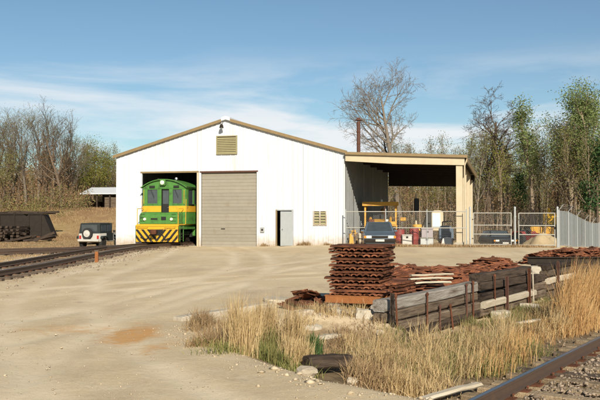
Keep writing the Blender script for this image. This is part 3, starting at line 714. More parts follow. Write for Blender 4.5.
# ------------------------------------------------------------------ road vehicles
def wheel(par, x, y, r, w, rim=chrome):
    sg = 1 if x > 0 else -1
    M = Matrix.Translation((x, y, r)) @ Matrix.Rotation(sg*R(90), 4, 'Y')
    ty = MB().lathe([(r*.62, -w/2), (r*.95, -w/2), (r, -w*.3), (r, w*.3), (r*.95, w/2), (r*.62, w/2)], 20, M).build('wheel', black, par, smooth=True)
    MB().lathe([(r*.60, w*.3), (r*.60, w*.52), (r*.45, w*.46), (r*.2, w*.50), (r*.1, w*.56)], 14, M).build('rim', rim, ty, smooth=True)
def ring(y, w, zb, zt, c=.06, tw=.94):
    return [(-w*.9, y, zb), (-w, y, zb+c*1.5), (-w, y, zt-c*1.6), (-w*tw, y, zt), (w*tw, y, zt), (w, y, zt-c*1.6), (w, y, zb+c*1.5), (w*.9, y, zb)]
def car(name, label, paint, loc, rz, Ln=4.2, Wd=1.66, H=1.36, rear=False):
    t = thing(name, label, 'car', loc, rz); h = Wd/2; y0, y1 = -Ln/2, Ln/2
    st = [(y0, h*.90, .34, .62), (y0+.06, h*.96, .26, .70), (y0+.9, h, .22, .80), (y0+1.25, h, .22, .86), (y1-1.0, h, .22, .88), (y1-.3, h*.98, .24, .85), (y1, h*.92, .34, .74)]
    MB().loft([ring(y, w, zb, zt) for y, w, zb, zt in st]).build('body', paint, t, smooth=True)
    cb = MB(); b0, b1, r0, r1 = y0+1.15, y1-.55, y0+1.85, y1-1.05
    cr = [(b0, .95, .84), (r0, .78, H), (r1, .78, H), (b1, .93, .85)]
    hb, hr = h*.95, h*.76
    V = [(-hb, b0, .84), (hb, b0, .84), (hb, b1, .85), (-hb, b1, .85), (-hr, r0, H), (hr, r0, H), (hr, r1, H), (-hr, r1, H)]
    cb.add(V, [(0, 1, 5, 4), (1, 2, 6, 5), (2, 3, 7, 6), (3, 0, 4, 7), (4, 5, 6, 7)]).build('cabin', paint, t, bevel=.03, smooth=True)
    def pane(idx, k=.82, off=.012, split=None):
        P = [Vector(V[i]) for i in idx]; c = sum(P, Vector())/4; n = (P[1]-P[0]).cross(P[3]-P[0]).normalized()
        if n.dot(c-Vector((0, 0, .9))) < 0: n = -n
        Q = [c+(q-c)*k+n*off for q in P]; B = [q-n*.02 for q in Q]
        MB().add([*Q, *B], [(0, 1, 2, 3), (7, 6, 5, 4), (0, 4, 5, 1), (1, 5, 6, 2), (2, 6, 7, 3), (3, 7, 4, 0)]).build('window', glass, t)
    pane((0, 1, 5, 4), .88); pane((2, 3, 7, 6), .86)
    for a, b, c, d in ((1, 2, 6, 5), (3, 0, 4, 7)):
        A, B, Cc, D = [Vector(V[i]) for i in (a, b, c, d)]
        for q0, q1 in ((.04, .52), (.56, .97)):
            P = [A.lerp(B, q0).lerp(D.lerp(Cc, q0), .08), A.lerp(B, q1).lerp(D.lerp(Cc, q1), .08), A.lerp(B, q1).lerp(D.lerp(Cc, q1), .90), A.lerp(B, q0).lerp(D.lerp(Cc, q0), .90)]
            n = Vector((1 if A.x > 0 else -1, 0, .2)).normalized()*.012
            MB().add([*(p_+n for p_ in P), *(p_-n for p_ in P)], [(0, 1, 2, 3), (7, 6, 5, 4), (0, 4, 5, 1), (1, 5, 6, 2), (2, 6, 7, 3), (3, 7, 4, 0)]).build('window', glass, t)
    MB().box((0, y0-.03, .42), (Wd*.96, .14, .16)).build('bumper', dark, t, bevel=.03); MB().box((0, y1+.03, .45), (Wd*.96, .14, .16)).build('bumper', dark, t, bevel=.03)
    MB().box((0, y0-.005, .60), (Wd*.50, .05, .11)).build('grille', dark, t)
    for sg in (-1, 1):
        MB().box((sg*h*.68, y0-.005, .60), (.27, .06, .13)).build('headlight', lampm, t, bevel=.015)
        MB().box((sg*h*.92, y0+.01, .60), (.10, .07, .12)).build('indicator', mat('amber', (.6, .2, .02), .3), t)
        MB().box((sg*h*.70, y1+.0, .65), (.34, .05, .14)).build('tail_light', redl, t)
        MB().box((sg*(h*.95+.09), y0+1.45, .90), (.17, .09, .11)).build('mirror', paint, t, bevel=.02)
        for yy in (y0+.78, y1-.80): wheel(t, sg*(h-.11), yy, .29, .18)
        MB().tube((sg*(h+.002), y0+1.9, .5), (sg*(h+.002), y1-.9, .5), .012).build('side_moulding', dark, t)
    MB().box((0, y0-.11, .43), (.45, .015, .11)).build('number_plate', jwhite, t)
    for sg in (-1, 1): MB().path([(sg*.25-.3*1, b0+.03, .86), (sg*.25+.1, b0+.28, 1.02)], .008).build('wiper', black, t)
    return t
cx, cy = (381-300)/800*41.6, 41.6
car('parked_car', 'slate blue hatchback parked nose out before the chain link fence', bluep, (cx, cy+1.2, gzf(cx, cy+1.2)), R(-4), 4.0, 1.64, 1.36)
cx, cy = (496.5-300)/800*62, 62.
car('dark_sedan', 'black sedan parked in the yard behind the metal gate', blackp, (cx, cy, gzf(cx, cy)), R(2), 4.6, 1.75, 1.32)

# jeep seen from behind
jx, jy = -12.95, 52.0
jp = thing('jeep', 'small white off-roader with black soft top and rear spare wheel near the shed', 'jeep', (jx, jy, gzf(jx, jy)), R(-12))
MB().loft([ring(y, w, zb, zt, .03, .98) for y, w, zb, zt in ((-1.6, .70, .42, .92), (-1.55, .73, .38, .94), (.35, .74, .38, .94), (.4, .62, .40, .96), (1.55, .58, .42, .92), (1.62, .54, .45, .88))]).build('body', jwhite, jp, smooth=True)
V = [(-.72, -1.58, .94), (.72, -1.58, .94), (.72, .25, .94), (-.72, .25, .94), (-.66, -1.5, 1.58), (.66, -1.5, 1.58), (.66, 0, 1.60), (-.66, 0, 1.60)]
MB().add(V, [(0, 1, 5, 4), (1, 2, 6, 5), (2, 3, 7, 6), (3, 0, 4, 7), (4, 5, 6, 7)]).build('soft_top', jtop, jp, bevel=.04)
MB().box((0, -1.555, 1.27), (1.05, .03, .42), Matrix.Rotation(0, 4, 'X')).build('rear_window', glass, jp)
for sg in (-1, 1):
    MB().box((sg*.705, -1.0, 1.26), (.03, .7, .40)).build('side_window', glass, jp); MB().box((sg*.71, -.2, 1.26), (.03, .6, .42)).build('side_window', glass, jp)
    MB().prism([(-1.55, .66), (-1.45, .78), (-.75, .78), (-.62, .62), (-.62, .56), (-.78, .70), (-1.42, .70), (-1.5, .6)], 'x', sg*.70, sg*.90).build('fender', jtop, jp)
    MB().prism([(.62, .6), (.75, .80), (1.55, .80), (1.68, .66), (1.68, .6), (1.53, .73), (.78, .73), (.68, .56)], 'x', sg*.56, sg*.90).build('fender', jtop, jp)
    for yy in (-1.1, 1.15): wheel(jp, sg*.66, yy, .35, .22, rim=dark)
    MB().box((sg*.60, -1.62, .70), (.12, .04, .2)).build('tail_light', redl, jp)
    MB().box((sg*.73, -.2, .70), (.03, .95, .48)).build('door_skin', jtop, jp)
    MB().box((sg*.85, .2, 1.05), (.14, .06, .16)).build('mirror', black, jp)
M = Matrix.Translation((-.06, -1.72, .93)) @ Matrix.Rotation(R(90), 4, 'X')
sw = MB().lathe([(.2, -.1), (.33, -.1), (.35, -.04), (.35, .06), (.33, .1), (.2, .1)], 20, M).build('spare_wheel', black, jp, smooth=True)
MB().lathe([(.22, .06), (.22, .108), (.17, .10), (.09, .125), (.04, .13)], 14, M).build('rim', jwhite, sw, smooth=True)
MB().box((0, -1.72, .50), (1.42, .14, .14)).build('bumper', jwhite, jp, bevel=.02); MB().box((0, 1.68, .52), (1.42, .12, .14)).build('bumper', dark, jp)
MB().box((0, .27, 1.28), (1.32, .04, .62), Matrix.Rotation(R(0), 4, 'X')).build('windscreen_frame', jtop, jp)
MB().box((.1, -1.2, .3), (.12, 1.6, .12)).build('exhaust', dark, jp)

# ------------------------------------------------------------------ machines in the lean-to and yard
def bigwheel(par, x, y, r, w, zc=None):
    sg = 1 if x > 0 else -1
    M = Matrix.Translation((x, y, zc if zc else r)) @ Matrix.Rotation(sg*R(90), 4, 'Y'); mb = MB()
    mb.lathe([(r*.55, -w/2), (r*.92, -w/2), (r*.97, -w*.3), (r*.97, w*.3), (r*.92, w/2), (r*.55, w/2)], 22, M)
    for k in range(16):
        a = k*math.pi/8; mb.box((r*.97, 0, 0), (.06, .09, w*.9), M @ Matrix.Rotation(a, 4, 'Z'))
    o = mb.build('wheel', black, par); MB().lathe([(r*.54, w*.2), (r*.54, w*.45), (r*.3, w*.35), (r*.15, w*.5)], 14, M).build('rim', machy, o, smooth=True)
mx_, my_ = (381-300)/800*50.5, 50.5
bh = thing('backhoe', 'worn yellow backhoe loader with a flat canopy parked inside the open lean-to', 'backhoe', (mx_, my_, gzf(mx_, my_)), R(-8))
MB().box((0, 0, 2.50), (2.2, 1.9, .14)).build('canopy', machy, bh, bevel=.03)
MB().box((0, -.97, 2.44), (2.24, .04, .24)).build('canopy_visor', machy, bh)
for x in (-.95, .95):
    for y in (-.75, .8): MB().box((x, y, 1.75), (.10, .10, 1.5)).build('canopy_post', machy, bh)
MB().lathe([(.07, 0), (.07, .12), (.03, .17)], 10, Matrix.Translation((.05, -.3, 2.57))).build('beacon', lampm, bh, smooth=True)
MB().prism([(-2.6, .75), (-2.5, 1.35), (-.8, 1.5), (-.8, .7)], 'x', -.42, .42).build('engine_hood', machy, bh, bevel=.04)
gl = MB().box((0, -2.60, 1.02), (.6, .05, .5)).build('grille', locok, bh)
for k in range(5): MB().box((0, -2.635, .83+k*.09), (.56, .02, .025)).build('grille_bar', machy, gl)
MB().box((0, 0, .9), (1.3, 1.8, .5)).build('chassis', machy, bh); MB().box((0, .2, 1.4), (.55, .5, .5)).build('seat', black, bh, bevel=.05)
MB().box((0, -.75, 1.45), (.9, .12, .6)).build('dash', locok, bh)
MB().lathe([(.20, 0), (.22, .015), (.20, .03)], 16, Matrix.Translation((0, -.5, 1.72)) @ Matrix.Rotation(R(25), 4, 'X')).build('steering_wheel', black, bh)
MB().tube((.3, -1.7, 1.4), (.3, -1.7, 2.25), .035).build('exhaust_stack', rustd, bh)
for sg in (-1, 1):
    bigwheel(bh, sg*.92, .45, .70, .42); bigwheel(bh, sg*.80, -2.0, .45, .28)
    MB().path([(sg*.62, -.6, 1.55), (sg*.62, -2.4, 1.25), (sg*.62, -3.2, .55)], .09, 6).build('loader_arm', machy, bh)
    MB().tube((sg*.62, -1.2, .9), (sg*.62, -2.5, 1.2), .045).build('ram', chrome, bh)
    MB().box((sg*.45, -2.62, 1.42), (.16, .08, .12)).build('headlight', lampm, bh)
MB().prism([(-3.2, .15), (-3.9, .10), (-3.9, .16), (-3.3, .25), (-3.25, .7), (-3.5, .8), (-3.55, .75), (-3.2, .75)], 'x', -1.05, 1.05).build('bucket', machy, bh)
boom = MB(); boom.path([(0, 1.3, .9), (0, 2.1, 2.1), (0, 3.2, 1.6), (0, 3.3, .8)], .11, 6); boom.build('backhoe_boom', machy, bh)
MB().prism([(3.0, .8), (3.5, .8), (3.6, .4), (3.2, .25), (2.9, .45)], 'x', -.35, .35).build('backhoe_bucket', rustd, bh)
def spot(px_, D): x = (px_-300)/800*D; return (x, D, gzf(x, D))
def barrel(px_, D, m, label, h=.88, r=.29):
    b = thing('barrel', label, 'barrel', spot(px_, D), rng.random()*3, 'drums under the lean-to')
    MB().lathe([(r*.97, 0), (r, .02), (r, h*.31), (r*1.04, h*.33), (r, h*.35), (r, h*.64), (r*1.04, h*.66), (r, h*.68), (r, h-.02), (r*.97, h)], 18).build('drum', m, b, smooth=True)
    MB().lathe([(r*.9, h), (r*.9, h-.015)], 18).build('lid', m, b); MB().lathe([(.04, h), (.04, h+.03)], 8, Matrix.Translation((r*.5, 0, 0))).build('bung', dark, b)
barrel(399.5, 46.6, redp, 'red steel drum beside the white chest and yellow backhoe'); barrel(414, 47.0, redp, 'red steel drum beside the tall post with black box', .95)
barrel(417, 48.5, machy, 'yellow drum just behind the red one by the post', 1.15)
def chest(name, label, cat, px_, D, d, m, lidm=None, rz=0.):
    b = thing(name, label, cat, spot(px_, D), rz); MB().box((0, 0, d[2]*.44), (d[0], d[1], d[2]*.88)).build('body', m, b, bevel=.02)
    MB().box((0, 0, d[2]*.94), (d[0]+.05, d[1]+.05, d[2]*.11)).build('lid', lidm or m, b, bevel=.02)
    MB().box((0, -d[1]/2-.02, d[2]*.75), (.12, .03, .1)).build('latch', dark, b)
    for sg in (-1, 1): MB().box((sg*(d[0]/2+.015), 0, d[2]*.6), (.03, .2, .05)).build('side_handle', dark, b)
    return b
chest('storage_chest', 'low white storage chest with red sides between the two red drums', 'chest', 406.5, 46.3, (.55, .5, .60), jwhite)
b = chest('grey_crate', 'large grey metal crate in the lean-to beside the cream cab', 'crate', 426, 46.8, (.75, .6, .42), galv, rollg)
b = chest('mauve_bin', 'mauve grey bin with flat lid set behind the grey crate', 'bin', 426.5, 47.6, (.68, .55, 1.0), gbin)
# cream cab body
c = thing('cab_body', 'loose cream truck cab with pale glass standing among junk under the lean-to', 'truck cab', spot(433, 50.0), R(-5))
MB().prism([(-.75, .75), (.62, .75), (.58, 1.95), (.40, 2.02), (-.30, 2.02)], 'y', -.5, .7).build('shell', cream, c, bevel=.04)
MB().prism([(-.08, 1.0), (.42, 1.0), (.40, 1.85), (-.08, 1.85)], 'y', -.525, -.503).build('pane', glassp, c)
for x in (-.55, .45): MB().box((x, .1, .36), (.14, 1.0, .78)).build('trestle', rustd, c)
MB().box((-.3, -.51, 1.2), (.12, .03, .05)).build('handle', dark, c)
p_ = thing('sign_post', 'wooden post with a black box on top under the lean-to roof', 'post', spot(416, 50.5))
MB().box((0, 0, 1.5), (.10, .10, 3.2)).build('post', cream, p_); MB().box((.02, -.08, 2.38), (.30, .22, .80)).build('box', locok, p_, bevel=.03); MB().box((.02, -.2, 2.5), (.2, .03, .3)).build('box_door', locok, p_)
# small grey machine (generator) with pipes
g = thing('generator', 'dark blue grey generator on a skid with white side sheet near the cream columns', 'generator', spot(446, 47.0), R(-8))
MB().box((0, 0, .30), (.95, .7, .10)).build('skid', dark, g); MB().prism([(-.42, .35), (.42, .35), (.42, .95), (.2, 1.12), (-.3, 1.12), (-.42, .95)], 'y', -.3, .3).build('housing', bluep, g, bevel=.03)
MB().path([(-.2, 0, 1.1), (-.2, 0, 1.35), (.35, 0, 1.38)], .04).build('exhaust', dark, g)
for x in (-.35, .35): MB().box((x, 0, .13), (.1, .7, .26)).build('foot', dark, g)
for k in range(4): MB().box((.0, -.31, .5+k*.1), (.5, .02, .03)).build('louvre', dark, g)
ps = thing('sheet_panel', 'bent white metal sheet leaning against the generator by the column', 'metal sheet', spot(446.5, 46.2), R(-6))
MB().prism([(-.30, 0), (.30, .02), (.28, .45), (.02, .52), (-.22, .40)], 'y', -.012, .012, Matrix.Rotation(R(-18), 4, 'X')).build('sheet', jwhite, ps); MB().box((0, .16, .2), (.04, .3, .04), Matrix.Rotation(R(-30), 4, 'X')).build('prop', rustd, ps)
for k, (px_, D, s_) in enumerate(((351, 45.6, .5), (355, 45.9, .7), (360, 46.6, .55))):
    rr = thing('timber_offcuts', ['short pile of offcut boards against the shed side wall', 'tall leaning bundle of boards by the shed side wall', 'middling heap of boards near the backhoe wheel'][k], 'boards', spot(px_, D), 0, None)
    for j in range(6): MB().box((rng.uniform(-.12, .12), rng.uniform(-.1, .1), .02+s_*.5*rng.uniform(.7, 1.1)), (.12, .03, s_*rng.uniform(1.1, 1.7)), Matrix.Rotation(rng.uniform(-.1, .1), 4, 'Y')).build('board', rng.choice([wpale, wmid, machy]), rr)
for k, (px_, D, h_, m_2, lab) in enumerate(((371, 47.2, 1.25, machy, 'yellow steel stand left of the backhoe hood'), (393, 47.4, 1.1, machy, 'yellow steel stand right of the backhoe hood'), (403, 49.0, 1.35, wmid, 'brown wooden stand behind the white chest'))):
    st_ = thing('steel_stand', lab, 'stand', spot(px_, D), R(rng.uniform(-20, 20)))
    for a in (-.2, .2):
        for b in (-.2, .2): MB().box((a, b, h_/2), (.06, .06, h_)).build('leg', m_2, st_)
    for q in (.35, .98): MB().box((0, 0, h_*q), (.5, .5, .05)).build('shelf', m_2, st_)
    for a in (-.1, .1): MB().box((a, rng.uniform(-.1, .1), h_*.38+.16), (.15, .2, .26)).build('bin', rng.choice([redp, rustd, gbin, machy]), st_, bevel=.02)
    MB().box((0, 0, h_+.12), (.34, .3, .22)).build('top_box', rng.choice([rustd, machy]), st_, bevel=.03)
# yard beyond the gate: tractor, excavator, mound
tr_ = thing('red_tractor', 'small red tractor parked behind the gate beside the earth mound', 'tractor', spot(530.5, 60.), R(35))
MB().prism([(-1.3, .6), (-1.3, 1.05), (-.2, 1.2), (-.2, .6)], 'x', -.28, .28).build('hood', redp, tr_, bevel=.04); MB().box((0, .4, .75), (.5, 1.2, .4)).build('rear_body', redp, tr_)
MB().box((0, .55, 1.15), (.5, .45, .45)).build('seat', black, tr_, bevel=.05); MB().tube((0, .0, 1.0), (0, .12, 1.35), .02).build('column', dark, tr_)
MB().lathe([(.18, 0), (.2, .02), (.18, .04)], 14, Matrix.Translation((0, .14, 1.37)) @ Matrix.Rotation(R(30), 4, 'X')).build('steering_wheel', black, tr_); MB().tube((.12, -.8, 1.1), (.12, -.8, 1.6), .03).build('exhaust', dark, tr_)
for sg in (-1, 1):
    bigwheel(tr_, sg*.6, .6, .6, .32); bigwheel(tr_, sg*.5, -1.0, .34, .2)
    MB().prism([(.05, 1.05), (.2, 1.28), (1.0, 1.28), (1.2, 1.0), (1.0, 1.22), (.22, 1.22)], 'x', sg*.42, sg*.8).build('mudguard', redp, tr_)
ex = thing('excavator', 'yellow excavator with dark engine body standing behind the earth mound', 'excavator', spot(546, 68.), R(150))
for sg in (-1, 1): MB().prism([(-1.5, .1), (1.5, .1), (1.7, .4), (1.5, .75), (-1.5, .75), (-1.7, .4)], 'x', sg*.75, sg*1.15).build('crawler_track', black, ex, bevel=.05)
MB().box((0, .3, 1.25), (2.0, 2.5, .9)).build('engine_body', dark, ex, bevel=.06); MB().box((0, 1.5, 1.2), (1.9, .4, .7)).build('counterweight', machy, ex, bevel=.08)
cb_ = MB().prism([(-.95, 1.7), (.3, 1.7), (.3, 2.6), (.1, 2.7), (-.7, 2.7), (-.95, 2.2)], 'x', -.95, .2).build('cab', mat('digger_yellow', (.75, .42, .02), .45, (.6, .33, .02), 4), ex, bevel=.05)
MB().box((-.96, -.3, 2.25), (.02, .7, .6)).build('pane', glass, cb_); MB().box((-.52, -.9, 2.3), (.6, .04, .55)).build('pane', glass, cb_)
MB().path([(.3, -.8, 1.5), (.35, -2.2, 3.1), (.35, -3.6, 2.2), (.35, -3.8, 1.0)], .16, 6).build('boom', MATS['digger_yellow'], ex)
MB().prism([(-4.1, 1.0), (-3.5, 1.0), (-3.4, .5), (-3.8, .3), (-4.2, .6)], 'x', 0, .7).build('bucket', rustd, ex); MB().tube((.2, -.9, 1.3), (.25, -2.0, 2.5), .06).build('ram', chrome, ex)
def mound(name, c, rx, ry, h, m, label, seed=0, kind='stuff', rot=0., pw=1.):
    r = np.random.default_rng(seed); n = 26; vs = []; fs = []; rings = 9
    ph = r.uniform(0, 6, 8)
    for j in range(rings):
        q = j/(rings-1)
        for i in range(n):
            a = 2*math.pi*i/n; k = 1+.15*math.sin(3*a+ph[0])+.08*math.sin(5*a+ph[1])
            lx, ly = rx*q*k*math.cos(a), ry*q*k*math.sin(a)
            x = c[0]+lx*math.cos(rot)-ly*math.sin(rot); y = c[1]+lx*math.sin(rot)+ly*math.cos(rot)
            z = gzf(x, y)-.06+h*(1-q*q)**pw*(1+.18*math.sin(4*q+2*a+ph[2]))+r.normal(0, .03*h)*(q < .98)
            vs.append((x, y, z))
    for j in range(rings-1):
        for i in range(n): fs.append((j*n+i, j*n+(i+1) % n, (j+1)*n+(i+1) % n, (j+1)*n+i))
    o = MB().add(vs, fs).build(name, m, None, smooth=True); return tag(o, label, None, None, kind)
earth = mat('earth', (.40, .31, .18), .95, (.30, .22, .12), 3, .9, bump=.6, bscale=8)
x, y, _ = spot(543, 57.5); mound('earth_mound', (x, y), 1.6, 1.5, 1.15, earth, 'tan mound of earth behind the metal gate', 3)

# ------------------------------------------------------------------ chain link fence and gates
def wires(u0, u1, zlo, zhi, y, pitch=.11, r=.0011, M=None):
    vs = []; fs = []; H = zhi-zlo
    def seg(a, b):
        n = len(vs); d = (b-a).normalized(); q = d.to_track_quat('Z', 'Y')
        for p_ in (a, b):
            for i in range(3):
                an = 2.094*i; vs.append(tuple(p_+q @ Vector((r*math.cos(an), r*math.sin(an), 0))))
        fs.extend([(n, n+1, n+4, n+3), (n+1, n+2, n+5, n+4), (n+2, n, n+3, n+5)])
    k = -H
    while k < (u1-u0):
        for sg in (1, -1):
            a0, b0 = k, k+H
            lo, hi = max(a0, 0), min(b0, u1-u0)
            if hi-lo > .02:
                za, zb = zlo+(lo-a0), zlo+(hi-a0)
                if sg < 0: za, zb = zhi-(lo-a0), zhi-(hi-a0)
                seg(Vector((u0+lo, y+sg*.003, za)), Vector((u0+hi, y+sg*.003, zb)))
        k += pitch
    return MB().add(vs, fs)
def post(par, u, y, z0, z1, r=.035, name='post', m=galv):
    o = MB().tube((u, y, z0-.3), (u, y, z1), r, n=10).build(name, m, par); MB().lathe([(r*1.2, z1-.03), (r*1.15, z1+.02), (.01, z1+.05)], 10, Matrix.Translation((u, y, 0))).build('post_cap', m, o); return o
FV = -.62
def gu(u, v=FV): return gzf(*bw(u, v).xy)
fA = thing('chain_link_fence', 'chain link fence with pale steel rails across the lean-to front', 'fence', BO, ANG)
for u in (14.62, 16.9, 19.2, 21.35): post(fA, u, FV, gu(u), gu(u)+2.02, .03)
for z in (1.93, 1.02): MB().tube((14.62, FV, .13+z), (21.35, FV, .13+z), .024, n=8).build('rail', mat('pale_rail', (.37, .355, .31), .5), fA)
tag(wires(14.65, 21.3, .18, 2.05, FV+.03).build('wire_mesh', galv, fA, fix=False), None, None, None, 'stuff')
prail = MATS['pale_rail']
def gate(u0, u1, label, h=1.75):
    g_ = thing('yard_gate', label, 'gate', BO, ANG, None); z = gu((u0+u1)/2)+.08
    for u in (u0, u1): MB().tube((u, FV, z), (u, FV, z+h), .026, n=8).build('stile', prail, g_)
    for q in (0.02, .34, .62, 1.0): MB().tube((u0, FV, z+h*q), (u1, FV, z+h*q), .024, n=8).build('rail', prail, g_)
    tag(wires(u0, u1, z, z+h, FV+.028).build('wire_mesh', galv, g_, fix=False), None, None, None, 'stuff')
    for q in (.2, .8): MB().box((u0-.03, FV, z+h*q), (.08, .05, .06)).build('hinge', dark, g_)
    MB().box((u1-.02, FV-.04, z+h*.55), (.10, .04, .12)).build('latch', dark, g_)
gate(21.72, 23.72, 'chain link gate leaf next to the lean-to corner column')
gate(24.12, 25.98, 'chain link gate leaf next to the grey slatted fence')
for u, lab in ((21.55, 'stout galvanised gate post near the lean-to column'), (23.92, 'stout galvanised gate post between the two gate leaves'), (26.12, 'stout galvanised gate post where slatted fence begins')):
    q = thing('gate_post', lab, 'post', bw(u, FV, gu(u)), ANG)
    MB().tube((0, 0, -.3), (0, 0, 2.12), .055, n=12).build('pipe', galv, q); MB().lathe([(.065, 2.09), (.06, 2.15), (.01, 2.2)], 12).build('cap', galv, q)
    for z in (.4, 1.6): MB().lathe([(.065, z), (.065, z+.06)], 12).build('collar', galv, q)
# slatted fence receding right
s0 = bw(26.2, FV); sdv = Vector((.5, .866, 0)); SL = 19.5
fS = thing('slatted_fence', 'grey slatted chain link fence with barbed wire arms beyond the scrap', 'fence', (0, 0, 0))
def sp_(q): p_ = s0+sdv*q; return p_.x, p_.y
q = 0; zt_prev = None; tops = []
for i in range(9):
    x, y = sp_(i*2.4); zz = gzf(x, y); o = MB().tube((x, y, zz-.3), (x, y, zz+2.0), .035, n=8).build('post', galv, fS)
    MB().tube((x, y, zz+2.0), (x+.20, y-.12, zz+2.30), .018, n=6).build('barb_arm', galv, o); tops.append(Vector((x, y, zz)))
for a, b in zip(tops, tops[1:]):
    for h in (.1, 1.95): MB().tube(a+Vector((0, 0, h)), b+Vector((0, 0, h)), .02, n=6).build('rail', galv, fS)
    for j in range(3): o_ = Vector((.08+.06*j, -.05-.035*j, 2.12+.085*j)); MB().tube(a+o_, b+o_, .005, n=4).build('barbed_wire', galv, fS)
nsl = int(SL/.145)
for i in range(nsl):
    x, y = sp_(.1+i*.145); zz = gzf(x, y)
    if i == 0: slme = MB().box((0, 0, 0), (.088, .012, 1.86)).mesh('slat', slatm)
    link('slat', slme, fS, (x, y, zz+1.03+rng.gauss(0, .012)), (0, rng.gauss(0, .008), R(60)+rng.gauss(0, .08)))

# ------------------------------------------------------------------ timber wall with stakes
tw = thing('timber_wall', 'low wall of stacked old railway timbers held by iron stakes, grass in front', 'timber wall', (float(W0[0]), float(W0[1]), 0), math.atan2(WD[1], WD[0]))
# local x runs along the wall, local -y faces the track
tcache = {}
def timber_mesh(Ln, h, d, m, k):
    key = (round(Ln, 2), round(h, 3), round(d, 3), m.name, k)
    if key not in tcache:
        r = random.Random(hash(key) & 0xffff); rings = []; n = 7
        b = r.uniform(-.018, .018); e = r.uniform(-.02, .02)
        for i in range(n):
            x = Ln*i/(n-1)-Ln/2; q = i/(n-1)
            dz = b*math.sin(math.pi*q)+r.uniform(-.006, .006); dy = e*math.sin(math.pi*q)+r.uniform(-.006, .006); c = .018+r.uniform(0, .014)
            hh_, dd = h/2*(1-r.uniform(0, .05)), d/2*(1-r.uniform(0, .05))
            rings.append([(x, dy-dd, dz-hh_+c), (x, dy-dd+c, dz-hh_), (x, dy+dd-c, dz-hh_), (x, dy+dd, dz-hh_+c), (x, dy+dd, dz+hh_-c), (x, dy+dd-c, dz+hh_), (x, dy-dd+c, dz+hh_), (x, dy-dd, dz+hh_-c)])
        tcache[key] = MB().loft(rings).mesh('timber', m)
    return tcache[key]
bays = [ # t0, t1, ztop list from the top course down: (z centre, height, depth, y offset, material)
    (-.28, 4.05, [(.21, .215, .26, .0, wgrey), (-.005, .185, .24, .03, wmid), (-.195, .18, .24, .0, wmid), (-.385, .18, .24, -.02, wdark)]),
    (4.15, 7.7, [(.385, .20, .25, .06, wdark), (.185, .19, .25, .03, wdark), (-.01, .17, .24, .0, wdark), (-.185, .16, .30, -.04, wpale), (-.36, .17, .24, .02, wmid)]),
    (7.95, 8.75, [(.12, .19, .25, .05, wdark), (-.08, .19, .25, .02, wmid), (-.28, .19, .25, .02, wmid)]),
    (8.9, 11.6, [(.385, .15, .25, .05, wdark), (.20, .18, .25, .02, wmid), (.02, .17, .26, .0, wpale), (-.16, .18, .24, .02, wmid), (-.35, .18, .24, .0, wmid)]),
    (11.75, 15.6, [(.16, .18, .25, .02, wdark), (-.03, .18, .26, .0, wmid), (-.22, .18, .24, .02, wdark), (-.41, .18, .24, .0, wmid)])]
for bi, (ta, tb_, cs) in enumerate(bays):
    for ci, (zc, h, d, yo, m) in enumerate(cs):
        Ln = tb_-ta-rng.uniform(0, .18); o = link('timber', timber_mesh(Ln, h, d, m, bi*10+ci), tw, ((ta+tb_)/2+rng.uniform(-.05, .05), yo+rng.uniform(-.015, .015)-.02, zc), (rng.gauss(0, .02), rng.gauss(0, .007), rng.gauss(0, .006)))
        if bi == 0 and ci == 0: o.rotation_euler = (0, R(-.6), 0); tag(o, 'grey weathered top timber')
def stake(t_, s_, z1, m=rustd, r=.028, lean=0., kind=0):
    z0 = -.62
    if kind == 0: o = MB().tube((t_, s_, z0), (t_+lean, s_+.02, z1), r, r*.9, 7)
    else: o = MB().box((t_, s_, (z0+z1)/2), (.022, .05, z1-z0)).box((t_, s_-.03, (z0+z1)/2), (.065, .012, z1-z0))
    q = o.build('stake', m, tw)
    if kind == 0: MB().lathe([(r*1.5, 0), (r*1.7, .03), (r*.8, .06)], 7, Matrix.Translation((t_+lean, s_+.02, z1-.01))).build('stake_head', m, q)
def t_at(px_):   # distance along the wall seen at that picture column
    k = (px_-300)/800; return ((k*W0[1]-W0[0])/(WD[0]-k*WD[1]))
for px_, s_, z1, m, ln, kd in ((378, -.26, .42, wdark, .02, 1), (387, -.22, .33, rustd, -.03, 0), (417, -.2, .26, rustd, .02, 0), (430, -.2, -.02, rustp, .04, 0), (444, -.2, -.05, rustd, -.04, 0), (458, -.19, .30, rustp, .0, 0), (464, -.2, .33, rustd, .04, 0),
      (486, -.2, .40, rustd, .03, 0), (497, -.22, .36, rustp, -.05, 1), (520.5, -.2, .46, rustd, .02, 1), (524.5, -.22, .36, conc, .0, 0), (550, -.2, .52, rustp, .02, 1), (567, -.2, .40, rustd, .03, 0), (570, -.2, .55, rustp, -.03, 0), (583, -.2, .5, rustd, .02, 0)):
    stake(t_at(px_), s_, z1, m, .019, ln+rng.gauss(0, .03), kd)

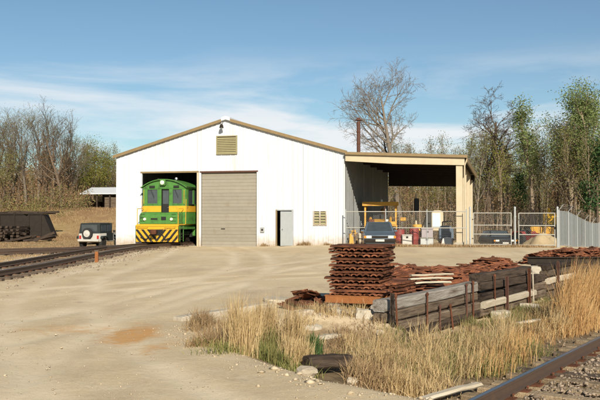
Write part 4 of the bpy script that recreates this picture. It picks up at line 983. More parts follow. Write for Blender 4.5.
# ------------------------------------------------------------------ stack of rusty rail plates
def arch_prof(w, h, th, n=8):
    o = [(-w/2+w*i/n, h*math.sin(math.pi*i/n)**.8+th) for i in range(n+1)]; i_ = [(-w/2+th*.6+(w-1.2*th)*i/n, h*math.sin(math.pi*i/n)**.8) for i in range(n+1)]
    return o+i_[::-1]
SD, SW = .98, 1.02
arch_mes = [MB().prism(arch_prof(.127, .022+.005*k, .024), 'y', -SD/2, SD/2).mesh('curved_plate', rust) for k in range(3)]
flat_mes = []
for k in range(3):
    mb = MB(); w = SW+.03*k
    mb.prism([(-.118, 0), (.118, 0), (.118, .026), (.06, .044), (-.06, .044), (-.118, .03)], 'x', -w/2, w/2); flat_mes.append(mb.mesh('flat_bar', rust, bevel=.004))
def stack(cx_, cy_, z0, rz, tiers, nm, labA, labB, grp, w=SW, nA=8, th=.118):
    for k in range(tiers):
        ox, oy = rng.gauss(0, .028), rng.gauss(0, .022); c_, s_ = math.cos(rz), math.sin(rz); dr_ = rng.gauss(0, .008)
        z = z0+k*th; n_th = ['top', 'second', 'third', 'fourth', 'fifth', 'sixth', 'seventh', 'bottom'][tiers-1-k if k else 7]+' layer'
        for i in range(nA):
            lx = (i-(nA-1)/2)*.127+ox+rng.gauss(0, .006); ly = oy+rng.gauss(0, .03)
            tag(link('curved_plate', arch_mes[rng.randrange(3)], None, (cx_+lx*c_-ly*s_, cy_+lx*s_+ly*c_, z+rng.gauss(0, .002)), (0, rng.gauss(0, .03), rz+dr_+rng.gauss(0, .012))), labA % n_th, 'rail plate', grp+', curved, '+n_th)
        for j in range(4):
            ly = (j-1.5)*.245+oy+rng.gauss(0, .008); lx = ox+rng.gauss(0, .03)
            tag(link('flat_bar', flat_mes[rng.randrange(3)], None, (cx_+lx*c_-ly*s_, cy_+lx*s_+ly*c_, z+.058+rng.gauss(0, .002)), (rng.gauss(0, .01), rng.gauss(0, .006), rz+dr_+rng.gauss(0, .01))), labB % n_th, 'rail bar', grp+', flat, '+n_th)
SX, SY, SR = 1.20, 15.28, R(-19)
gs = gzf(SX, SY)
stack(SX, SY, .265, SR, 8, 'a', 'rusty curved rail plate in the %s of the tall square stack', 'rusty flat bar laid crosswise over the %s of the tall square stack', 'tall rusty plate stack')
def local(o, lx, ly, rz=SR): return o[0]+lx*math.cos(rz)-ly*math.sin(rz), o[1]+lx*math.sin(rz)+ly*math.cos(rz)
for j, ly in enumerate((-.44, 0, .44)):
    x, y = local((SX, SY), -.05, ly); o = thing('dunnage_beam', ['rust orange steel beam under the front of the tall plate stack', 'rust orange steel beam under the middle of the tall plate stack', 'rust orange steel beam under the back of the tall plate stack'][j], 'beam', (x, y, .0), SR)
    MB().prism([(-.07, .12), (.07, .12), (.07, .145), (.012, .15), (.012, .235), (.07, .24), (.07, .262), (-.07, .262), (-.07, .24), (-.012, .235), (-.012, .15), (-.07, .145)], 'x', -.56, .52).build('beam', rusto, o)
    if j == 0: MB().box((-.02, -.062, .19), (1.05, .012, .11)).build('face_plate', rusto, o)
for j, lx in enumerate((-.42, .40)):
    x, y = local((SX, SY), lx, -.02); MB; o = tag(link('sleeper_block', timber_mesh(1.15, .16, .22, wgrey, 77+j), None, (x, y, .035), (0, 0, SR+R(90))), ['grey timber bearer below the left of the plate stack beams', 'grey timber bearer below the right of the plate stack beams'][j], 'timber')
# second and third smaller stacks along the wall, and the heaps behind it
def wloc(t_, s_): x, y = wall_pt(t_, s_); return float(x), float(y)
for i, (t_, s_, n) in enumerate(((1.75, -1.0, 4), (2.7, -1.35, 4))):
    x, y = wloc(t_, s_); stack(x, y, gzf(x, y)-.005, SR+R(8*i-12), n, 'b', ['rusty curved plate in the %s of the low stack behind the tall square stack', 'rusty curved plate in the %s of the low stack farther along the timber wall'][i],
          ['rusty flat bar over the %s of the low stack behind the tall square stack', 'rusty flat bar over the %s of the low stack farther along the timber wall'][i], ['low stack behind the tall stack', 'low stack farther along'][i])
plate_small = []
for k in range(4):
    mb = MB(); mb.prism([(-.09, 0), (.09, 0), (.09, .014), (.055, .026), (.05, .016), (-.05, .016), (-.055, .026), (-.09, .014)], 'x', -.13-.035*k, .13+.035*k); plate_small.append(mb.mesh('tie_plate', rust if k < 3 else rustd))
def hfun(t_, s_):
    a = .62*math.exp(-((t_-3.9)/1.5)**2)*max(0, 1-((s_+1.2)/1.0)**2)+.50*math.exp(-((t_-6.2)/1.1)**2)*max(0, 1-((s_+1.0)/.85)**2)
    a += .62*math.exp(-((t_-8.6)/1.0)**2)*max(0, 1-((s_+1.5)/1.1)**2)
    return a
heaps = [((3.5, -1.35), 1.5, .95, .62), ((6.3, -1.1), 1.3, .75, .52), ((8.8, -1.35), 1.0, .85, .62), ((4.9, -1.25), 1.2, .85, .55), ((7.5, -1.2), 1.1, .8, .44)]
extra = MB()
for i, ((t_, s_), rx, ry, h) in enumerate(heaps):
    x, y = wloc(t_, s_)
    mound('scrap_heap', (x, y), rx, ry, h, rustd, ['dark core of the rusty plate heap nearest the tall stack', 'dark core of the rusty plate heap behind the black timbers', 'dark core of the rounded rusty heap farther along the wall', 'dark core of the plate heap where grey and black timbers meet', 'dark core of the low plate heap by the concrete lump'][i], 20+i, 'stuff', math.atan2(WD[1], WD[0]), .8)
    for k in range(36):
        q = math.sqrt(rng.random())*1.0; a = rng.random()*6.283
        lt_, ls_ = rx*q*math.cos(a), ry*q*math.sin(a); x1, y1 = wloc(t_+lt_, s_-ls_)
        z = gzf(x1, y1)-.02+h*(1-q*q)**.8+rng.uniform(0, .05)
        sl_ = .9*h*q/ry
        tag(link('tie_plate', plate_small[rng.randrange(4)], None, (x1, y1, z), (rng.gauss(0, .13)-sl_*math.sin(a)*.5, rng.gauss(0, .12)+sl_*math.cos(a)*.3, rng.gauss(0, .45)+SR)),
            ['loose rusty tie plate on the heap nearest the tall stack', 'loose rusty tie plate on the heap behind the black timbers', 'loose rusty tie plate on the rounded heap farther along the wall', 'loose rusty tie plate on the heap where grey and black timbers meet', 'loose rusty tie plate on the low heap by the concrete lump'][i], 'tie plate', 'loose plates, heap %s' % ['one', 'two', 'three', 'four', 'five'][i])
def extra_plates(n, f):
    for k in range(n):
        x1, y1, z1, rot = f(); w = rng.uniform(.10, .22)
        extra.box((0, 0, 0), (2*w, .17, .022), Matrix.Translation((x1, y1, z1)) @ Euler(rot).to_matrix().to_4x4())
for ((t_, s_), rx, ry, h) in heaps:
    def f(t_=t_, s_=s_, rx=rx, ry=ry, h=h):
        q = math.sqrt(rng.random()); a = rng.random()*6.283; x1, y1 = wloc(t_+rx*q*math.cos(a), s_-ry*q*math.sin(a)); sl_ = .9*h*q/ry
        return x1, y1, gzf(x1, y1)-.04+h*(1-q*q)**.8+rng.uniform(0, .05), (rng.gauss(0, .13)-sl_*math.sin(a)*.5, rng.gauss(0, .12)+sl_*math.cos(a)*.3, rng.gauss(0, .45)+SR)
    extra_plates(190, f)
# far heaps on a dark beam
for i, (pa, pb, D) in enumerate(((528, 606, 27.5),)):
    xa, xb = (pa-300)/800*D, (pb-300)/800*D+.6
    o = thing('steel_girder', 'long dark steel girder lying level in front of the far rust heap', 'girder', ((xa+xb)/2, D, gzf((xa+xb)/2, D)-.12), R(-3)); Lb = xb-xa
    MB().prism([(-.10, .24), (.10, .24), (.10, .27), (.015, .28), (.015, .45), (.10, .46), (.10, .49), (-.10, .49), (-.10, .46), (-.015, .45), (-.015, .28), (-.10, .27)], 'x', -Lb/2, Lb/2).build('beam', dark, o)
    for x in (-Lb*.4, 0, Lb*.4): MB().box((x, .1, .10), (.22, .8, .28)).build('bearer', wdark, o)
fh = [((568, 29.3), 1.3, .9, .58), ((592, 29.6), 1.2, .9, .62), ((545, 29.4), .9, .8, .42), ((615, 29.8), 1.3, .9, .55)]
for i, ((pc, D), rx, ry, h) in enumerate(fh):
    x, y = (pc-300)/800*D, D
    mound('scrap_heap', (x, y), rx, ry, h, rustd, ['dark core of the middle rust heap behind the girder', 'dark core of the tallest rust heap behind the girder', 'dark core of the lowest rust heap at the girder end', 'dark core of the last rust heap behind the girder'][i], 30+i, 'stuff', 0, .8)
    for k in range(20):
        q = math.sqrt(rng.random()); a = rng.random()*6.283; x1, y1 = x+rx*q*math.cos(a), y-abs(ry*q*math.sin(a))
        tag(link('tie_plate', plate_small[rng.randrange(4)], None, (x1, y1, gzf(x1, y1)+h*(1-q*q)**.8+rng.uniform(-.02, .06)), (rng.gauss(0, .2), rng.gauss(0, .2), rng.uniform(-1.5, 1.5))), 'rusty scrap plate on the heaps behind the dark girder', 'scrap plate', 'scrap behind the girder')
for ((pc, D), rx, ry, h) in fh:
    def f(pc=pc, D=D, rx=rx, ry=ry, h=h):
        q = math.sqrt(rng.random()); a = rng.random()*6.283; x1, y1 = (pc-300)/800*D+rx*q*math.cos(a), D-ry*q*math.sin(a)
        return x1, y1, gzf(x1, y1)-.03+h*(1-q*q)**.8+rng.uniform(0, .05), (rng.gauss(0, .2), rng.gauss(0, .2), rng.uniform(-1.5, 1.5))
    extra_plates(90, f)
tag(extra.build('loose_plates', rust), 'mass of smaller rusty plates filling the heaps along the wall', None, None, 'stuff')
# scrap to the left of the tall stack
for i in range(24):
    px_ = rng.uniform(281, 332); D = rng.uniform(15.0, 16.6); x = (px_-300)/800*D; hgt = max(0, .22-((px_-312)/36)**2*.2)*rng.random()
    tag(link('tie_plate', plate_small[rng.randrange(4)], None, (x, D, gzf(x, D)+.02+hgt), (rng.gauss(0, .3), rng.gauss(0, .3), rng.uniform(-1.5, 1.5))), 'rusty plate strewn on the slab beside the tall stack', 'tie plate', 'strewn plates')
mound('scrap_heap', ((309-300)/800*16, 16.0), .55, .4, .20, rustd, 'dark low core of the scrap strewn beside the tall stack', 41)
# concrete slab edge, blocks, log, rocks, boards
def rough_block(d, m, seed, name='block'):
    r = random.Random(seed); bm = bmesh.new(); bmesh.ops.create_cube(bm, size=1); bmesh.ops.subdivide_edges(bm, edges=bm.edges, cuts=2, use_grid_fill=True)
    for v in bm.verts:
        k = 1-.10*((abs(v.co.x) > .4)+(abs(v.co.y) > .4)+(abs(v.co.z) > .4) >= 2)-.08*((abs(v.co.x) > .4)+(abs(v.co.y) > .4)+(abs(v.co.z) > .4) == 3)
        v.co = Vector((v.co.x*d[0], v.co.y*d[1], v.co.z*d[2]))*k+Vector([r.gauss(0, .045)*min(d) for _ in range(3)])
    me = bpy.data.meshes.new(name); bm.to_mesh(me); bm.free(); me.materials.append(m); return me
def at0(px_, py_, z=0.): D = 800*(CAMH-z)/(py_-218); return (px_-300)/800*D, D
xa, ya = at0(178, 320); xb, yb = at0(272, 307)
d_ = math.hypot(xb-xa, yb-ya)
tag(link('concrete_kerb', timber_mesh(d_, .22, .22, conc, 5), None, ((xa+xb)/2, (ya+yb)/2, -.02), (0, R(-1), math.atan2(yb-ya, xb-xa))), 'long pale concrete kerb lying along the yard edge by the grass clump', 'kerb')
blk = [(288, 301, 0, (1.0, .5, .10), 'flat pale concrete slab under the strewn rusty plates', 0.03), (343, 318, -.1, (.62, .35, .34), 'pale concrete block under the tall rusty stack', .0), (325, 322, -.18, (.5, .3, .22), 'buff concrete lump below the steel beam', .0),
       (366, 320, -.1, (.42, .3, .42), 'pale upright concrete block below the stack beside the timber wall', 0), (305, 318, -.1, (.35, .3, .3), 'brownish concrete lump left of the stack supports', 0), (330, 338, -.35, (.45, .3, .18), 'low pale concrete fragment in the grass below the stack', 0), (312, 330, -.25, (.4, .28, .2), 'tan concrete lump half buried beside the dark weed', 0), (352, 333, -.3, (.34, .26, .2), 'tan concrete lump below the wall end timber', 0), (500, 314, -.42, (.45, .3, .16), 'flat pale concrete lump at the foot of the black timbers', 0), (528, 306, -.42, (.5, .3, .14), 'flat pale concrete lump under the white stake', 0), (536, 268, .30, (.5, .3, .22), 'pale concrete lump set on the wall between black timbers', .0)]
for i, (px_, py_, z, d, lab, dz) in enumerate(blk):
    D = 800*(CAMH-z)/(py_-218) if py_ != 268 else 21.6
    x = (px_-300)/800*D
    tag(link('concrete_block', rough_block(d, conc if i != 4 else stone, 50+i), None, (x, D, z), (rng.gauss(0, .08), rng.gauss(0, .06), rng.uniform(-.4, .3))), lab, 'block')
lx_, ly_ = (.36, 10.3)
tag(link('log_timber', timber_mesh(.66, .17, .19, wdark, 99), None, (lx_, ly_, (gzf(lx_-.25, ly_-.14)+gzf(lx_+.25, ly_+.14))/2+.15), (0, -math.atan2(gzf(lx_+.25, ly_+.14)-gzf(lx_-.25, ly_-.14), .57), R(30))), 'short black timber fallen at the edge of the yard bank', 'timber')
rk = [(306, 372, -.05, .10, 'rounded tan rock beside the short black timber'), (352, 372, -.2, .07, 'small pale rock below the short black timber end'), (362, 350, -.3, .08, 'flat pale rock in dry grass by the wall end'), (318, 356, -.25, .05, 'small tan stone behind the short black timber'), (380, 340, -.35, .07, 'grey stone at the foot of the wall end')]
for i, (px_, py_, z, s_, lab) in enumerate(rk):
    x, y = at0(px_, py_, z); bm = bmesh.new(); bmesh.ops.create_icosphere(bm, subdivisions=2, radius=s_); r = random.Random(i)
    for v in bm.verts: v.co = Vector((v.co.x*1.3, v.co.y, v.co.z*.75))*(1+r.gauss(0, .09))
    me = bpy.data.meshes.new('rock'); bm.to_mesh(me); bm.free(); me.materials.append(stone); tag(link('rock', me, None, (x, y, gzf(x, y)+s_*.4), (0, 0, i)), lab, 'rock')
x, y = at0(451, 391, -.40); o = tag(link('white_plank', timber_mesh(1.05, .05, .14, wpale, 7), None, (x, y, gzf(x, y)+.12), (0, R(-2), R(40))), 'pale bleached plank lying by the rail in dry grass', 'plank')
x, y = at0(432, 268, .3); 
for j in range(3): tag(link('pale_plank', timber_mesh(1.0, .04, .12, wpale, 60+j), None, (*wloc(2.7+.06*j, -.42), .36+.085*j), (0, 0, math.atan2(WD[1], WD[0])-R(34))), ['bottom pale plank of the small stack behind the grey timber', 'middle pale plank of the small stack behind the grey timber', 'top pale plank of the small stack behind the grey timber'][j], 'plank')
for j, (px_, py_) in enumerate(((522, 322), (540, 312), (500, 318))):
    x, y = at0(px_, py_, -.45); tag(link('broken_board', timber_mesh(.8-.15*j, .05, .16, wpale, 80+j), None, (x, y, gzf(x, y)+.07), (0, R(-4), R(20+14*j))), ['longest pale broken board lying below the wall', 'middle pale broken board lying below the wall', 'short pale broken board lying below the wall'][j], 'board')

# ------------------------------------------------------------------ left background
cx, cy = -25.2, 68.0
z_ = gzf(cx+2, cy)
sk = thing('scrap_hopper', 'dark steel hopper with a sloping end below the wooded bank', 'hopper', (cx+2.2, cy+.6, z_), R(4))
MB().prism([(-4.3, .25), (2.0, .25), (1.2, 2.15), (-4.0, 2.15)], 'y', -.9, .9).build('body', dark, sk, bevel=.03)
for x in (-3.6, -2.4, -1.2, 0, 1.0): MB().box((x, -.93, 1.2), (.10, .08, 1.9)).build('rib', dark, sk)
MB().box((-1.4, -.92, 2.16), (5.3, .14, .12)).build('rim', dark, sk)
for x in (-3.4, .8): MB().box((x, 0, .12), (.3, 1.8, .3)).build('skid', rustd, sk)
tie_big = timber_mesh(2.6, .18, .23, wdark, 500)
for k in range(5):
    for j in range(9):
        tag(link('stacked_tie', tie_big, None, (-26.4+j*.44+rng.gauss(0, .03), 66.0+rng.gauss(0, .06), z_+.10+k*.245), (0, 0, R(90)+rng.gauss(0, .03))), 'dark creosoted sleeper in the pile beside the hopper', 'sleeper', 'sleeper pile by the hopper')
for k in range(14):
    tag(link('scrap_timber', tie_big, None, (-26.3+k*.42+rng.gauss(0, .2), 65.2+rng.gauss(0, .3), z_+.12+.5*rng.random()*(k < 9)), (rng.gauss(0, .3), rng.gauss(0, .25), rng.uniform(-1, 2))), 'dark timber tumbled in front of the hopper and sleeper pile', 'timber', 'tumbled dark timbers')
for k in range(7):
    tag(link('scrap_timber', tie_big, None, (-26.2+k*.75+rng.gauss(0, .15), 68.2+rng.gauss(0, .3), z_+2.27), (rng.gauss(0, .04), rng.gauss(0, .05), rng.uniform(-.6, .6))), 'dark timber lying across the top of the hopper', 'timber', 'timbers on the hopper')
for k, (x, y, l, r_) in enumerate(((-13.0, 38.6, 5.2, 38), (-13.9, 39.0, 4.6, 36))):
    o = thing('spare_rail', ['longer loose dark rail lying in grass by the siding', 'shorter loose dark rail lying in grass by the siding'][k], 'rail', (x, y, gzf(x, y)), R(r_)); MB().prism([(a, b) for a, b in RP], 'x', -l/2, l/2, Matrix.Translation((0, 0, .1))).build('rail', railm, o)
    for q in (-l*.35, l*.35): MB().box((q, 0, .05), (.2, .6, .12)).build('bearer', wdark, o)
hx, hy = (104-300)/800*96, 96.; hz = gzf(hx, hy)
sh_ = thing('open_barn', 'low open barn with white sheet roof on the wooded bank', 'barn', (hx, hy, hz), R(-10))
MB().prism([(-3.2, 1.8), (0, 2.6), (3.2, 1.8), (3.2, 1.92), (0, 2.72), (-3.2, 1.92)], 'x', -1.6, 4.5).build('roof', white, sh_)
for x in (-1.4, .4, 2.0, 3.9):
    for y in (-2.9, 2.9): MB().box((x, y, .85), (.15, .15, 2.0)).build('post', wdark, sh_)
MB().box((1.4, 2.8, .9), (5.6, .08, 1.9)).build('back_wall', wdark, sh_); MB().box((2.5, -2.75, .7), (2.4, .08, 1.5)).build('board_wall', wmid, sh_)
for x in (-.8, .6, 1.8): MB().box((x, 0, .5), (.9, 1.0, 1.0)).build('stored_crate', wdark, sh_)
mk = thing('marker_post', 'short orange brown marker post beside the yard track', 'post', (*at0(97, 262, .02), 0.)); mk.location.z = gzf(mk.location.x, mk.location.y)
MB().box((0, 0, .18), (.12, .10, .5)).build('post', rusto, mk); MB().box((0, 0, .44), (.15, .13, .04)).build('cap', wmid, mk)

# ------------------------------------------------------------------ trees
def grow(seed, H, r0, levels=4, first=.35, up=.25, spread=.75, nsub=(7, 6, 5, 5), lenf=(.5, .55, .55, .5), wig=.10, lean=(0, 0), fork=None):
    r = random.Random(seed); segs = []; tips = []
    def go(p, d, ln, rad, lv):
        n = max(3, int(6-lv)) if lv else 9
        pts = [p.copy()]; rr = [rad]; dd = d.copy()
        for i in range(n):
            w = wig*(1 if lv else .45)
            dd = (dd+Vector((r.gauss(0, w), r.gauss(0, w), r.gauss(0, w)+up*.22*(lv > 0)))).normalized()
            pts.append(pts[-1]+dd*(ln/n)); rr.append(rad*(1-(i+1)/n*(.80 if lv else .72)))
        for i in range(n): segs.append((pts[i], pts[i+1], rr[i], rr[i+1], lv))
        tips.append((pts[-1], lv, dd))
        if lv >= levels-1:
            tips.append((pts[n//2], lv, dd)); return
        k = nsub[lv]
        for j in range(k):
            q = (first if lv == 0 else .25)+(1-(first if lv == 0 else .25))*((j+r.random()*.8)/k); q = min(q, .97)
            f = q*n; i = min(int(f), n-1); pp = pts[i].lerp(pts[i+1], f-i); ra = (rr[i]+(rr[i+1]-rr[i])*(f-i))
            ax_ = (pts[i+1]-pts[i]).normalized(); side = ax_.orthogonal().normalized(); side.rotate(Quaternion(ax_, r.random()*6.283))
            sp = spread*r.uniform(.7, 1.2)*(1.15-.45*q if lv == 0 else 1)
            nd = (ax_*math.cos(sp)+side*math.sin(sp)+Vector((0, 0, up*(.6 if lv else .3)))).normalized()
            go(pp, nd, ln*lenf[lv]*r.uniform(.7, 1.15)*(1.12-.5*q if lv == 0 else 1), ra*r.uniform(.5, .72), lv+1)
    go(Vector((0, 0, -.3)), Vector((lean[0], lean[1], 1)).normalized(), H, r0, 0)
    return segs, tips
def seg_np(segs, minr=.012):
    V = []; F = []; c = 0
    for lv in range(5):
        S_ = [s for s in segs if s[4] == lv]
        if not S_: continue
        k = (8, 5, 4, 3, 3)[lv]
        A = np.array([tuple(s[0]) for s in S_]); B = np.array([tuple(s[1]) for s in S_]); ra = np.maximum([s[2] for s in S_], minr); rb = np.maximum([s[3] for s in S_], minr*.8)
        D = B-A; D /= np.linalg.norm(D, axis=1)[:, None]; ref = np.where(np.abs(D[:, 2:3]) < .9, np.array([[0, 0, 1.]]), np.array([[1., 0, 0]]))
        X = np.cross(D, ref); X /= np.linalg.norm(X, axis=1)[:, None]; Y = np.cross(D, X); an = np.arange(k)*2*np.pi/k
        off = X[:, None]*np.cos(an)[None, :, None]+Y[:, None]*np.sin(an)[None, :, None]
        vv = np.concatenate([A[:, None]+off*ra[:, None, None], B[:, None]+off*rb[:, None, None]], 1).reshape(-1, 3)
        i = np.arange(k); f = np.stack([i, (i+1) % k, k+(i+1) % k, k+i], 1)
        F.append((f[None]+(np.arange(len(S_))*2*k)[:, None, None]).reshape(-1, 4)+c); V.append(vv); c += len(vv)
    return np.concatenate(V), np.concatenate(F)
def leaves(centers, n_each, rad, size, flat=.0, seed=0):
    r = np.random.default_rng(seed); Cc = np.repeat(np.array(centers), n_each, 0); n = len(Cc)
    P = Cc+r.normal(0, rad, (n, 3)); A = r.normal(0, 1, (n, 3)); A /= np.linalg.norm(A, axis=1)[:, None]; B = np.cross(A, r.normal(0, 1, (n, 3))); B /= np.linalg.norm(B, axis=1)[:, None]
    s = size*r.uniform(.5, 1.3, n)[:, None]
    V = np.stack([P-A*s, P+B*s*.55, P+A*s, P-B*s*.55], 1).reshape(-1, 3); return V, np.arange(n*4).reshape(-1, 4)
class Tree: pass
def tree_proto(seed, H, r0, bark, leafmat=None, n_each=0, lrad=.4, lsize=.14, lvmin=2, frac=1., vines=0, minr=.012, **kw):
    segs, tips = grow(seed, H, r0, **kw); T = Tree(); T.H = max(t_[0].z for t_ in tips)
    tw_ = [s for s in segs if s[4] <= 1]; cr_ = [s for s in segs if s[4] > 1]
    T.trunk = npmesh('trunk', *seg_np(tw_, minr), bark); T.crown = npmesh('crown', *seg_np(cr_, minr), bark); T.trunk.shade_smooth(); T.leaf = None; T.vine = None
    if leafmat:
        r = random.Random(seed); cs = [tuple(t_[0]) for t_ in tips if t_[1] >= lvmin and r.random() < frac]
        T.leaf = npmesh('foliage', *leaves(cs, n_each, lrad, lsize, seed=seed), leafmat)
    if vines:
        vs = [tuple(s[0].lerp(s[1], .5)) for s in segs if s[4] <= 1 and s[0].z < H*.62]
        T.vine = npmesh('vine_leaves', *leaves(vs, vines, .34, .085, seed=seed+1), lbrown)
    return T
def plant(T, name, label, x, y, H, rz=0., group=None, z=None, sxy=1.):
    k = H/T.H; o = thing(name, label, 'tree', (x, y, gzf(x, y)-.05 if z is None else z), rz, group); o.scale = (k*sxy, k*sxy, k)
    link('trunk', T.trunk, o); c_ = link('crown', T.crown, o)
    if T.leaf: link('foliage', T.leaf, c_)
    if T.vine: link('vine_leaves', T.vine, o)
    return o
def pxy(px_, D): return (px_-300)/800*D, D
TB = tree_proto(5, 14, .38, barkg, levels=5, first=.45, up=.10, spread=.80, nsub=(16, 7, 6, 4), lenf=(.46, .52, .48, .5), wig=.10, minr=.012)
TB2 = tree_proto(18, 12.5, .30, barkb, levels=5, first=.42, up=.08, spread=.92, nsub=(14, 7, 6, 4), lenf=(.40, .52, .5, .5), wig=.16, minr=.012)
x, y = pxy(401, 74); plant(TB, 'bare_tree', 'tallest bare grey tree with spreading limbs above the lean-to roof', x, y, 17.0, 5.7, None, None, .92)
x, y = pxy(492, 78); plant(TB2, 'bare_tree', 'broad bare brown tree behind the lean-to, left of the green tree', x, y, 15.2, 2.2, None, None, 1.25)
TG1 = tree_proto(31, 14, .20, barkt, lgreen, 44, .38, .085, 2, 1., levels=3, first=.46, up=.35, spread=.7, nsub=(18, 6, 4), lenf=(.30, .5, .5), wig=.07)
TG2 = tree_proto(37, 12, .18, barkt, lgreen, 34, .30, .08, 2, 1., levels=3, first=.45, up=.6, spread=.5, nsub=(13, 5, 4), lenf=(.24, .5, .5), wig=.08)
x, y = pxy(534, 72); plant(TG2, 'green_tree', 'slim fresh green tree rising left of the taller green one', x, y, 13.0, .5, None, None, 1.35)
x, y = pxy(570, 68); plant(TG1, 'green_tree', 'tall fresh green tree with rounded crown above the slatted fence', x, y, 13.6, .3, None, None, 1.3)
x, y = pxy(601, 66); plant(TG1, 'green_tree', 'tall green tree with loose crown beyond the slatted fence', x, y, 13.6, 2.3, None, None, 1.3)
TP = tree_proto(41, 11, .2, barkb, lpine, 16, .38, .17, 1, 1., levels=3, first=.35, up=.1, spread=1.15, nsub=(20, 6, 3), lenf=(.24, .42, .4), wig=.07)
for px_, D, H, lab in ((598, 62, 8.3, 'dark evergreen standing close behind the slatted fence'), (578, 88, 8.6, 'dark evergreen deep in the wood behind the excavator'), (517, 92, 6.5, 'small dark evergreen in the wood behind the gate')):
    x, y = pxy(px_, D); plant(TP, 'pine_tree', lab, x, y, H, rng.random()*6)
# thin woodland trees, right and behind
thin = [tree_proto(60+i, 11, .10, [barkt, barkb, barkg, barkb][i % 4], [lolive, lbrown, lolive, None, lyel][i], 13, .34, .075, 2, .85, levels=3, first=.38, up=.5, spread=.55, nsub=(12, 5, 4), lenf=(.26, .5, .45), wig=.08, minr=.012) for i in range(5)]
tlabs = ['thin tan woodland tree in budding olive leaf beyond the yard', 'thin brown woodland tree with old brown leaves beyond the yard', 'thin grey woodland tree in budding olive leaf beyond the yard', 'thin bare brown woodland tree beyond the yard', 'thin woodland tree in yellow green leaf beyond the yard']
for i in range(120):
    D = rng.uniform(66, 112); px_ = rng.uniform(372, 640)
    if D < 70 and 380 < px_ < 470: D += 8
    k = rng.choice([0, 0, 1, 2, 2, 3, 4, 4, 4]); hmax = (9.0+.035*(px_-372)*.55); H = rng.uniform(.55, 1.)*hmax*(D/80)**.6
    x, y = pxy(px_, D); plant(thin[k], 'woodland_tree', tlabs[k], x, y, H, rng.random()*6.28, 'woodland trees, '+['tan', 'brown', 'olive', 'bare', 'yellow'][k], None, rng.uniform(.85, 1.3))
# fair trunks standing in front of the wood
for px_, D, H, lab in ((573, 63, 9.5, 'straight pale trunk just beyond the slatted fence'), (590, 61, 9, 'leaning pale trunk near the end of the slatted fence'), (549, 70, 9.5, 'straight pale trunk behind the excavator')):
    x, y = pxy(px_, D); plant(thin[0], 'pale_tree', lab, x, y, H, rng.random()*6, None, None, 1.3)
# left bank
TL1 = tree_proto(71, 12, .30, barkb, lolive, 5, .35, .06, 3, .5, vines=30, levels=4, first=.34, up=.3, spread=.68, nsub=(12, 7, 6, 4), lenf=(.58, .5, .5, .45), wig=.14, minr=.014)
TL2 = tree_proto(75, 11, .26, barkg, lolive, 6, .4, .06, 3, .6, levels=4, first=.3, up=.28, spread=.72, nsub=(12, 7, 6, 4), lenf=(.62, .5, .5, .45), wig=.13, vines=16, minr=.014)
TL3 = tree_proto(79, 8, .2, barkb, lyel, 44, .50, .095, 2, 1., levels=3, first=.25, up=.3, spread=.75, nsub=(11, 6, 5), lenf=(.45, .5, .5), wig=.1)
TL4 = tree_proto(83, 8, .2, barkb, lolive, 24, .42, .09, 2, .95, levels=3, first=.25, up=.3, spread=.75, nsub=(11, 6, 5), lenf=(.45, .5, .5), wig=.1)
for T_, px_, D, H, lab in ((TL1, 62, 84, 12.2, 'crooked vine wrapped tree on the bank, the stoutest trunk'), (TL2, 38, 88, 11.8, 'bare grey tree on the bank left of the crooked vine wrapped one'), (TL2, 14, 87, 11.0, 'bare grey tree on the bank above the sleeper pile'), (TL1, -8, 86, 11, 'vine wrapped tree at the end of the wooded bank'),
      (TL3, 93, 99, 8.6, 'rounded yellow green tree beside the open barn'), (TL2, 26, 85, 11.4, 'bare grey tree between two others above the sleeper pile'), (TL1, 50, 90, 11.6, 'vine wrapped tree just behind the crooked one'), (TL2, 70, 95, 9.6, 'bare grey tree right of the crooked vine wrapped one'), (TL3, 107, 101, 8.0, 'rounded yellow green tree behind the open barn'), (TL4, 82, 100, 6.6, 'rounded fresh green tree behind the crooked vine wrapped one'), (TL4, 2, 82, 6, 'fresh green tree low on the bank above the hopper'), (TL3, 122, 108, 6, 'yellow green tree behind the shed corner')):
    x, y = pxy(px_, D); plant(T_, 'bank_tree', lab, x, y, H, rng.random()*6)
for i in range(46):
    D = rng.uniform(84, 112); px_ = rng.uniform(-40, 122); D = max(D, 106) if px_ > 76 else D; k = rng.choice([1, 1, 2, 3, 0, 1]); x, y = pxy(px_, D)
    plant(thin[k], 'woodland_tree', tlabs[k].replace('beyond the yard', 'on the left bank').replace('left bank', 'hopper bank'), x, y, rng.uniform(5.5, 9.5), rng.random()*6.28, 'bank woodland, '+['tan', 'brown', 'olive', 'bare', 'yellow'][k], None, rng.uniform(.9, 1.4))
# underbrush: one mass
def brush(name, label, pts, m, n_each, rad, size, seed):
    o = link(name, npmesh(name, *leaves(pts, n_each, rad, size, seed=seed), m)); return tag(o, label, None, None, 'stuff')
def bpts_(n, a, b, d0, d1, h0, h1):
    P = []
    for i in range(n):
        D = rng.uniform(d0, d1); x, y = pxy(rng.uniform(a, b), D); P.append((x, y, gzf(x, y)+rng.uniform(h0, h1)*rng.random()))
    return P
brush('underbrush', 'tangled brown and olive underbrush at the foot of the woodland', bpts_(620, 372, 660, 70, 112, .2, 4.5), lbrown, 110, .6, .085, 1)
brush('green_underbrush', 'low green and olive bushes among the woodland trunks', bpts_(420, 372, 660, 72, 112, .2, 4.2), lolive, 100, .55, .08, 2)
brush('bank_brush', 'brown brush and vines below the trees of the hopper bank', bpts_(230, -50, 84, 79, 112, .1, 3.2)+bpts_(60, 84, 125, 103, 112, .1, 3.2), lbrown, 110, .55, .08, 3)
brush('bank_greenery', 'olive green scrub among the trees of the hopper bank', bpts_(190, -50, 84, 76, 112, .1, 2.6)+bpts_(60, 84, 125, 103, 112, .1, 3.2), lolive, 100, .55, .08, 4)
